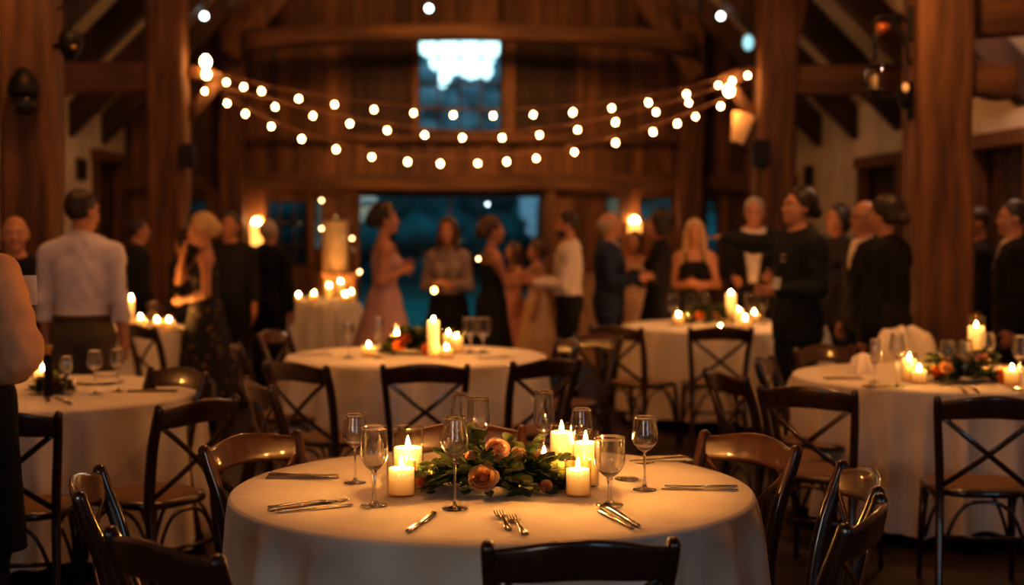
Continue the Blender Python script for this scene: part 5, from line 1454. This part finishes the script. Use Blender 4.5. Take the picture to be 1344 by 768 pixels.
loose_bulb(270, 79, 13.72, 1.7, 'largest brightest bulb at the left end of the strings')
loose_bulb(271, 96, 13.62, 1.3, 'second bright bulb at the left end, just under the largest')
loose_bulb(957, 117, 13.62, 1.7, 'large bright bulb near the right end of the strings')
for px, py, Y, lab in ((563, 11, 16.5, 'pale white bulb near the top centre of the hall'), (268, 21, 16.3, 'pale bulb at upper left near the roof'), (946, 21, 16.3, 'pale bulb at upper right near the roof'), (982, 56, 15.0, 'glowing stand-in for a pale bluish window patch, close beside the top of middle right post')):
    e = empty('pendant_light', PY(px, py, Y), 0, lab, 'pendant light', 'pale pendant bulbs under the roof')
    b_ = link('bulb', MB().ball((0, 0, 0), .035, 14, 10).mesh('bulb', M['pale_bulb']), e)
    if px == 982: b_.scale = (1.6, 1.6, 2.3); b_.data.materials[0] = emit('bluish_patch_glow', (.28, .60, .68), 1.0)  # glowing ball added in place of a bluish window patch
    t = MB(); t.sweep([(0, 0, .03), (0, 0, ZE + min(e.location.x - XL, XR - e.location.x) - e.location.z)], .006, seg=6); t.build('cord', M['socket'], e)

# ------------------------------------------------------------------ wall lamps
def wall_lamp(px, py, D, label):
    p = PY(px, py, D); e = empty('wall_lamp', p, 0, label, 'wall lamp')
    t = MB(); t.box((0, .18, -.05), (.12, .02, .34), .006); t.sweep([(0, .17, -.02), (0, .05, -.02), (0, .0, .02)], .010, seg=8); t.build('wall_plate', M['brass'], e)
    MB().lathe([(.065, -.26), (.078, -.26), (.085, .02), (.072, .02), (.065, -.26)], 24).build('lamp_shade', M['lampshade'], e)
    MB().ball((0, 0, .035), (.05, .05, .055), 14, 10).build('lamp_bulb', M['bulb'], e)
    return e
wall_lamp(337, 296, YF - .20, 'glowing wall lamp beside the left teal window')
wall_lamp(833, 294, YF - .20, 'glowing wall lamp behind the curly-haired woman')
# lamp on the middle right post, loudspeaker under it
e = empty('post_lamp', PY(972, 168, 13.75), 0, 'cream tilted lampshade on the middle right post, above the black loudspeaker', 'post lamp')
MB().lathe([(.055, -.14), (.062, -.14), (.11, .14), (.102, .14), (.055, -.14)], 24).build('lamp_shade', emit('dim_lampshade', (1, .50, .17), .12), e)
t = MB(); t.sweep([(0, 0, -.14), (.05, .0, -.2), (.14, .03, -.2)], .012, seg=8); t.lathe([(.0002, -.16), (.03, -.16), (.03, -.13), (.0002, -.13)], 14); t.build('lamp_arm', M['iron'], e)
e.rotation_euler = (0, math.radians(14), 0)
def speaker(p, w, d, h, label, rz=0):
    e = empty('loudspeaker', p, rz, label, 'loudspeaker')
    MB().box((0, 0, 0), (w, d, h), .02).build('cabinet', M['iron'], e)
    t = MB(); t.box((0, -d / 2 - .004, 0), (w * .86, .012, h * .9), .005); t.build('grille', CHAR, e)
    t = MB(); t.sweep([(0, d / 2 - .01, 0), (0, d / 2 + .05, 0)], .02, seg=8); t.build('mount', M['iron'], e)
speaker(PY(998, 202, 13.55), .16, .14, .26, 'small black loudspeaker on the middle right post')
speaker(PY(246, 205, 13.6), .14, .14, .22, 'small black loudspeaker on the middle left post')

# wrought iron lantern bracket on the thick right post
e = empty('iron_lantern_bracket', PY(1196, 95, 9.14), 0, 'wrought iron scroll bracket with candle lantern on thick right post', 'wall lantern')
k = 9.14 / 1900
def q(px, py): return ((px - 1196) * k, 0, (95 - py) * k)
t = MB(); t.box((.0, 0, .31), (.05, .05, .22), .01); t.box((0, 0, -.18), (.06, .06, .24), .01); t.build('wall_plate', M['iron'], e)
t = MB()
def curve(P, n=24):
    P = np.array(P); tt = np.linspace(0, len(P) - 1, n); out = []
    for x in tt:
        i = min(int(x), len(P) - 2); f = x - i; p0, p1, p2, p3 = P[max(i - 1, 0)], P[i], P[i + 1], P[min(i + 2, len(P) - 1)]
        out.append(tuple(.5 * (2 * p1 + (-p0 + p2) * f + (2 * p0 - 5 * p1 + 4 * p2 - p3) * f * f + (-p0 + 3 * p1 - 3 * p2 + p3) * f ** 3)))
    return out
t.sweep(curve([q(1194, 85), q(1188, 60), q(1180, 35), q(1166, 22), q(1150, 24), q(1144, 38), q(1147, 62), q(1147, 80)]), .012, seg=8)
t.build('scroll_arm', M['iron'], e)
t = MB(); t.sweep(curve([q(1190, 30), q(1180, 20), q(1170, 26), q(1173, 40), q(1183, 40)]), .009, seg=8)
t.build('scroll_arm', M['iron'], e)
t = MB(); t.sweep(curve([q(1194, 128), q(1178, 126), q(1162, 130), q(1150, 124)]), .012, seg=8)
t.build('scroll_arm', M['iron'], e)
t = MB(); c = q(1146, 104)
t.lathe([(.045, .075), (.062, .07), (.062, .078), (.045, .09)], 16, M=Matrix.Translation(c)); t.lathe([(.0002, -.11), (.03, -.11), (.05, -.085), (.062, -.075), (.06, -.068), (.0002, -.075)], 16, M=Matrix.Translation(c))
for j in range(6):
    a = j * PI / 3; t.sweep([(c[0] + .06 * math.cos(a), .06 * math.sin(a), c[2] - .07), (c[0] + .06 * math.cos(a), .06 * math.sin(a), c[2] + .075)], .004, seg=6)
t.build('lantern_cage', M['iron'], e)
MB().lathe([(.052, -.068), (.055, -.068), (.055, .07), (.052, .07), (.052, -.068)], 24, M=Matrix.Translation(c)).build('lantern_glass', M['thin'], e)
MB().lathe([(.0002, -.07), (.024, -.07), (.024, .02), (.0002, .02)], 16, M=Matrix.Translation(c)).build('candle_stub', simple('unlit_wax', (.75, .58, .38), rough=.6), e)
t = MB(); t.lathe([(.0002, -.05), (.04, -.045), (.036, .0), (.022, .035), (.008, .05), (.0002, .05)], 18, M=Matrix.Translation(q(1158, 36)) @ Euler((0, 1.2, 0)).to_matrix().to_4x4()); t.build('copper_bell', M['copper'], e)
e2 = empty('post_spotlight', PY(1188, 122, 9.14), 0, 'small black spot lamp with bright bead low on the thick right post', 'spot lamp')
MB().lathe([(.0002, -.10), (.03, -.10), (.045, -.03), (.05, .04), (.03, .06), (.0002, .06)], 18).build('housing', M['iron'], e2)
MB().ball((-.012, -.045, .03), (.022, .02, .03), 12, 8).build('bead', emit('dim_bead', (1, .55, .2), .25), e2)
t = MB(); t.sweep([(0, .02, 0), (.09, .03, 0)], .015, seg=8); t.build('mount', M['iron'], e2)
# black lantern on the nearest left post, and the small fixture above on its other side
e = empty('black_wall_lantern', PY(31, 122, 8.95), 0, 'black domed wall lantern on the nearest left post', 'wall lantern')
MB().lathe([(.0002, .15), (.02, .15), (.05, .125), (.085, .07), (.098, .0), (.095, -.01), (.0002, -.01)], 24).build('hood', M['iron'], e)
t = MB(); t.lathe([(.0002, -.13), (.05, -.13), (.07, -.10), (.082, -.01), (.0002, -.01)], 24); t.build('lamp_body', simple('smoked_glass', (.01, .008, .007), rough=.15, bmp=0), e)
t = MB(); t.sweep([(0, .05, .05), (.0, .15, .05)], .015, seg=8); t.build('mount', M['iron'], e)
e = empty('iron_wall_sconce', PY(93, 57, 8.95), 0, 'unlit iron sconce on the right side of the nearest left post', 'wall lantern')
MB().lathe([(.0002, -.10), (.025, -.10), (.06, -.06), (.075, .02), (.06, .07), (.0002, .08)], 20).build('hood', M['iron'], e)
t = MB(); t.sweep(curve([(0, 0, .07), (.0, 0, .16), (-.03, 0, .22), (-.08, 0, .2)]), .010, seg=8); t.build('scroll_arm', M['iron'], e); t = MB(); t.sweep([(0, .0, 0), (-.13, .16, 0)], .02, seg=8); t.build('mount', M['iron'], e)
MB().ball((.03, -.065, -.03), (.022, .015, .012), 12, 8).build('candle_cup', M['brass'], e)

# tall floor lanterns with thick candles on white plinths beside the glass doors
def floor_lantern(px, D, label, cand=True):
    p = PY(px, 292, D); e = empty('floor_lantern', (p.x, D, 0), .30, label, 'lantern')
    w = .19
    t = MB(); t.box((0, 0, .48), (.36, .36, .96), .012); t.box((0, 0, .98), (.42, .42, .04), .008); t.build('plinth', simple('painted_plinth', (.36, .21, .12), rough=.8), e)
    t = MB()
    for a in (-1, 1):
        for b in (-1, 1): t.box((a * w, b * w, 1.42), (.022, .022, .84), .003)
    for z in (1.01, 1.83):
        for a in (-1, 1): t.box((a * w, 0, z), (.022, 2 * w, .022), .003); t.box((0, a * w, z), (2 * w, .022, .022), .003)
    t.box((0, 0, 1.86), (.44, .44, .03), .006)
    t.sweep([(-.05, 0, 1.87), (-.04, 0, 1.95), (.04, 0, 1.95), (.05, 0, 1.87)], .008, seg=8)
    t.build('lantern_frame', M['timber'], e)
    t = MB()
    for a in (-1, 1): t.box((a * w, 0, 1.42), (.004, 2 * w - .03, .79), 0); t.box((0, a * w, 1.42), (2 * w - .03, .004, .79), 0)
    t.build('lantern_glass', M['thin'], e)
    if cand: MB().lathe([(.0002, 1.0), (.135, 1.0), (.14, 1.01), (.14, 1.56), (.13, 1.575), (.0002, 1.57)], 32).build('thick_candle', M['bigwax'], e)
    return e
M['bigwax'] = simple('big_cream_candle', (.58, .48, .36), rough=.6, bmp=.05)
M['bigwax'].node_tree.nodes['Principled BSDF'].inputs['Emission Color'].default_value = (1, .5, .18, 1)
M['bigwax'].node_tree.nodes['Principled BSDF'].inputs['Emission Strength'].default_value = .03  # glow put into the wax by emission, no flame burns here
floor_lantern(440, 15.9, 'tall wooden floor lantern with thick cream candle left of the teal glass doors')
floor_lantern(784, 15.9, 'tall wooden floor lantern right of the teal glass doors', False)
for px, py, D, mt in ((422, 263, 15.6, 'bulb'), (422, 300, 15.6, 'bulb'), (462, 313, 15.6, 'bulb'), (487, 284, 15.0, 'bulb'), (472, 357, 14.9, 'bulb'), (640, 268, 18.6, 'pale_bulb'), (123, 298, 11.0, 'bulb'), (628, 340, 13.6, 'bulb')):
    p = PY(px, py, D)
    e = empty('fairy_light', p, 0, None, 'fairy light'); 
    e['label'] = {(422, 263): 'tiny light at the top left of the left floor lantern', (422, 300): 'tiny light half way down the left floor lantern', (462, 313): 'tiny light at lower right of the left floor lantern', (487, 284): 'tiny bright light behind the hair of the blush dress woman', (472, 357): 'tiny amber light low beside the blush dress woman', (640, 268): 'tiny pale reflection in the teal glass doors, made as a glowing bead', (123, 298): 'tiny light at the ear of the man in pale blue shirt', (628, 340): 'tiny amber light by the reaching woman'}[(px, py)]  # the one in the glass doors is a reflection made as a bead
    link('bulb', MB().ball((0, 0, 0), .013, 10, 8).mesh('bulb', M['pale_bulb'] if mt == 'pale_bulb' else emit('tiny_light', (1, .6, .25), 14)), e)
    t = MB(); t.sweep([(0, 0, .01), (0, 0, (ZE + min(p.x - XL, XR - p.x) if D < 18 else 2.15) - p.z)], .0015, seg=5); t.build('wire', M['cord'], e)
# lit votive held by the woman in grey
p = PY(570, 381, 11.95)
e = empty('held_candle_glass', p, 0, 'glowing small candle glass held before the woman in grey top', 'candle')
MB().lathe([(.0002, -.03), (.028, -.03), (.032, .04), (.030, .04), (.026, -.026), (.0002, -.026)], 20).build('glass_cup', M['thin'], e)
MB().ball((0, 0, .0), (.018, .018, .02), 12, 8).build('glow_flame', emit('tea_light', (1, .55, .15), 25), e)
# white cloth draped over a chair back by the thick post
mb = MB(); V = []; nU, nV = 33, 17
for i in range(nU):
    u = i / (nU - 1) * 2 - 1
    for j in range(nV):
        v = j / (nV - 1)
        y = -.07 + .14 * v + .10 * (2 * v - 1) * abs(2 * v - 1)
        top = .99 - .13 * abs(u) ** 3
        V.append((u * (.24 + .04 * abs(2 * v - 1) ** 2), y + .02 * math.sin(u * 8 + v), top - .62 * abs(2 * v - 1) ** 2.2 + .008 * math.sin(u * 14)))
Fc = [(i * nV + j, (i + 1) * nV + j, (i + 1) * nV + j + 1, i * nV + j + 1) for i in range(nU - 1) for j in range(nV - 1)]
mb.add(V, Fc)
pw = PY(1186, 292, 8.42)
ch = chair(1186, 0, 8.42, 290, 'cross-back chair under the white cloth beside the thick post', G4)
cr = math.radians(290 - 90); off = Matrix.Rotation(cr, 3, 'Z') @ Vector((0, -.30, 0))
o = mb.build('draped_cloth', M['napkin'], None, (ch.location.x + off.x, ch.location.y + off.y, -.045), cr); tag(o, 'white cloth draped over a chair back beside the thick post', 'cloth')
# basket / crates of the far background : low wooden bench behind the left guests
e = empty('wooden_bench', (PY(195, 292, 13.0).x, 13.0, 0), math.radians(10), 'low wooden bench behind the back left table', 'bench')
t = MB(); t.box((0, 0, .76), (.8, .36, .08), .015); t.build('bench_top', M['timber_h'], e)
for sx in (-1, 1):
    for sy in (-1, 1):
        t = MB(); t.box((sx * .34, sy * .13, .36), (.07, .07, .72), .008); t.build('leg', M['timber'], e)

# ------------------------------------------------------------------ lights
def area(name, loc, rot, sx, sy, energy, col):
    d = bpy.data.lights.new(name, 'AREA'); d.shape = 'RECTANGLE'; d.size = sx; d.size_y = sy; d.energy = energy; d.color = col
    o = bpy.data.objects.new(name, d); COL.objects.link(o); o.location = loc; o.rotation_euler = [math.radians(a) for a in rot]; return o
def point(name, loc, energy, col, r=.1):
    d = bpy.data.lights.new(name, 'POINT'); d.energy = energy; d.color = col; d.shadow_soft_size = r
    o = bpy.data.objects.new(name, d); COL.objects.link(o); o.location = loc; return o
WARM = (1.0, .50, .17)
# amber wash on the far boards, from added lamps above the frame, for hidden uplights
area('added_wall_wash', (-1.6, 15.2, 5.3), (62, 0, 0), 1.4, .4, 45, WARM)
area('added_wall_wash', (2.2, 15.2, 5.3), (62, 0, 0), 1.4, .4, 45, WARM)
def spot(name, loc, target, energy, col, size, r=.1):
    d = bpy.data.lights.new(name, 'SPOT'); d.energy = energy; d.color = col; d.spot_size = math.radians(size); d.spot_blend = 1; d.shadow_soft_size = r
    o = bpy.data.objects.new(name, d); COL.objects.link(o); o.location = loc
    o.rotation_euler = (Vector(target) - Vector(loc)).to_track_quat('-Z', 'Y').to_euler(); return o
for x in (-2.0, .35, 2.6): spot('added_wall_spot', (x, 13.0, 5.3), (x * .9, 19, 1.9), 850, WARM, 46)  # added unseen spots that shape the glow over the gallery boards
# added amber fill for the room, from unseen lamps under the ridge
area('added_room_fill', (XC, 6.0, 6.3), (0, 0, 0), 1.2, 3.0, 66, (1.0, .38, .11))
area('added_room_fill', (XC, 11.5, 6.3), (0, 0, 0), 1.2, 3.0, 62, (1.0, .38, .11))
# added unseen lamps that brighten the tops of the front posts
point('added_post_fill', (2.75, 8.1, 3.3), 42, WARM, .08)
point('added_post_fill', (-2.2, 8.3, 3.35), 22, WARM, .08)
point('added_aisle_fill', (4.0, 10.6, 3.3), 42, (1.0, .64, .45), .08)  # added unseen fill for the plaster, one in each aisle
point('added_aisle_fill', (-3.3, 11.5, 3.3), 38, (1.0, .64, .45), .08)
# added fill lamps before the unseen back windows: warm left, cool right
area('added_back_fill', (-2.8, YB + .25, 1.9), (0, 0, 0), 1.9, 1.5, 42, (1.0, .86, .76)).rotation_euler = (math.radians(84), 0, math.radians(-18))
area('added_back_fill', (3.25, YB + .25, 1.9), (0, 0, 0), 1.9, 1.5, 24, (.50, .70, 1.0)).rotation_euler = (math.radians(84), 0, math.radians(18))
w = bpy.data.worlds.new('dusk'); S.world = w; w.use_nodes = True
nt = w.node_tree; bg = nt.nodes['Background']
tc = nt.nodes.new('ShaderNodeTexCoord'); sx = nt.nodes.new('ShaderNodeSeparateXYZ'); nt.links.new(tc.outputs['Generated'], sx.inputs[0])
rp = nt.nodes.new('ShaderNodeValToRGB'); el = rp.color_ramp.elements
el[0].position = 0; el[0].color = (.10, .28, .32, 1); el[1].position = .5; el[1].color = (.30, .55, .72, 1)
e_ = el.new(.08); e_.color = (.62, .90, .95, 1)
nt.links.new(sx.outputs[2], rp.inputs[0]); nt.links.new(rp.outputs[0], bg.inputs['Color']); bg.inputs['Strength'].default_value = 2.2

S.cycles.max_bounces = 14; S.cycles.transparent_max_bounces = 32; S.cycles.transmission_bounces = 12; S.cycles.glossy_bounces = 5; S.cycles.diffuse_bounces = 4
S.cycles.caustics_reflective = False; S.cycles.caustics_refractive = False
S.cycles.sample_clamp_indirect = 4
S.view_settings.view_transform = 'Standard'
S.view_settings.look = 'Medium High Contrast'
S.view_settings.exposure = 0.38
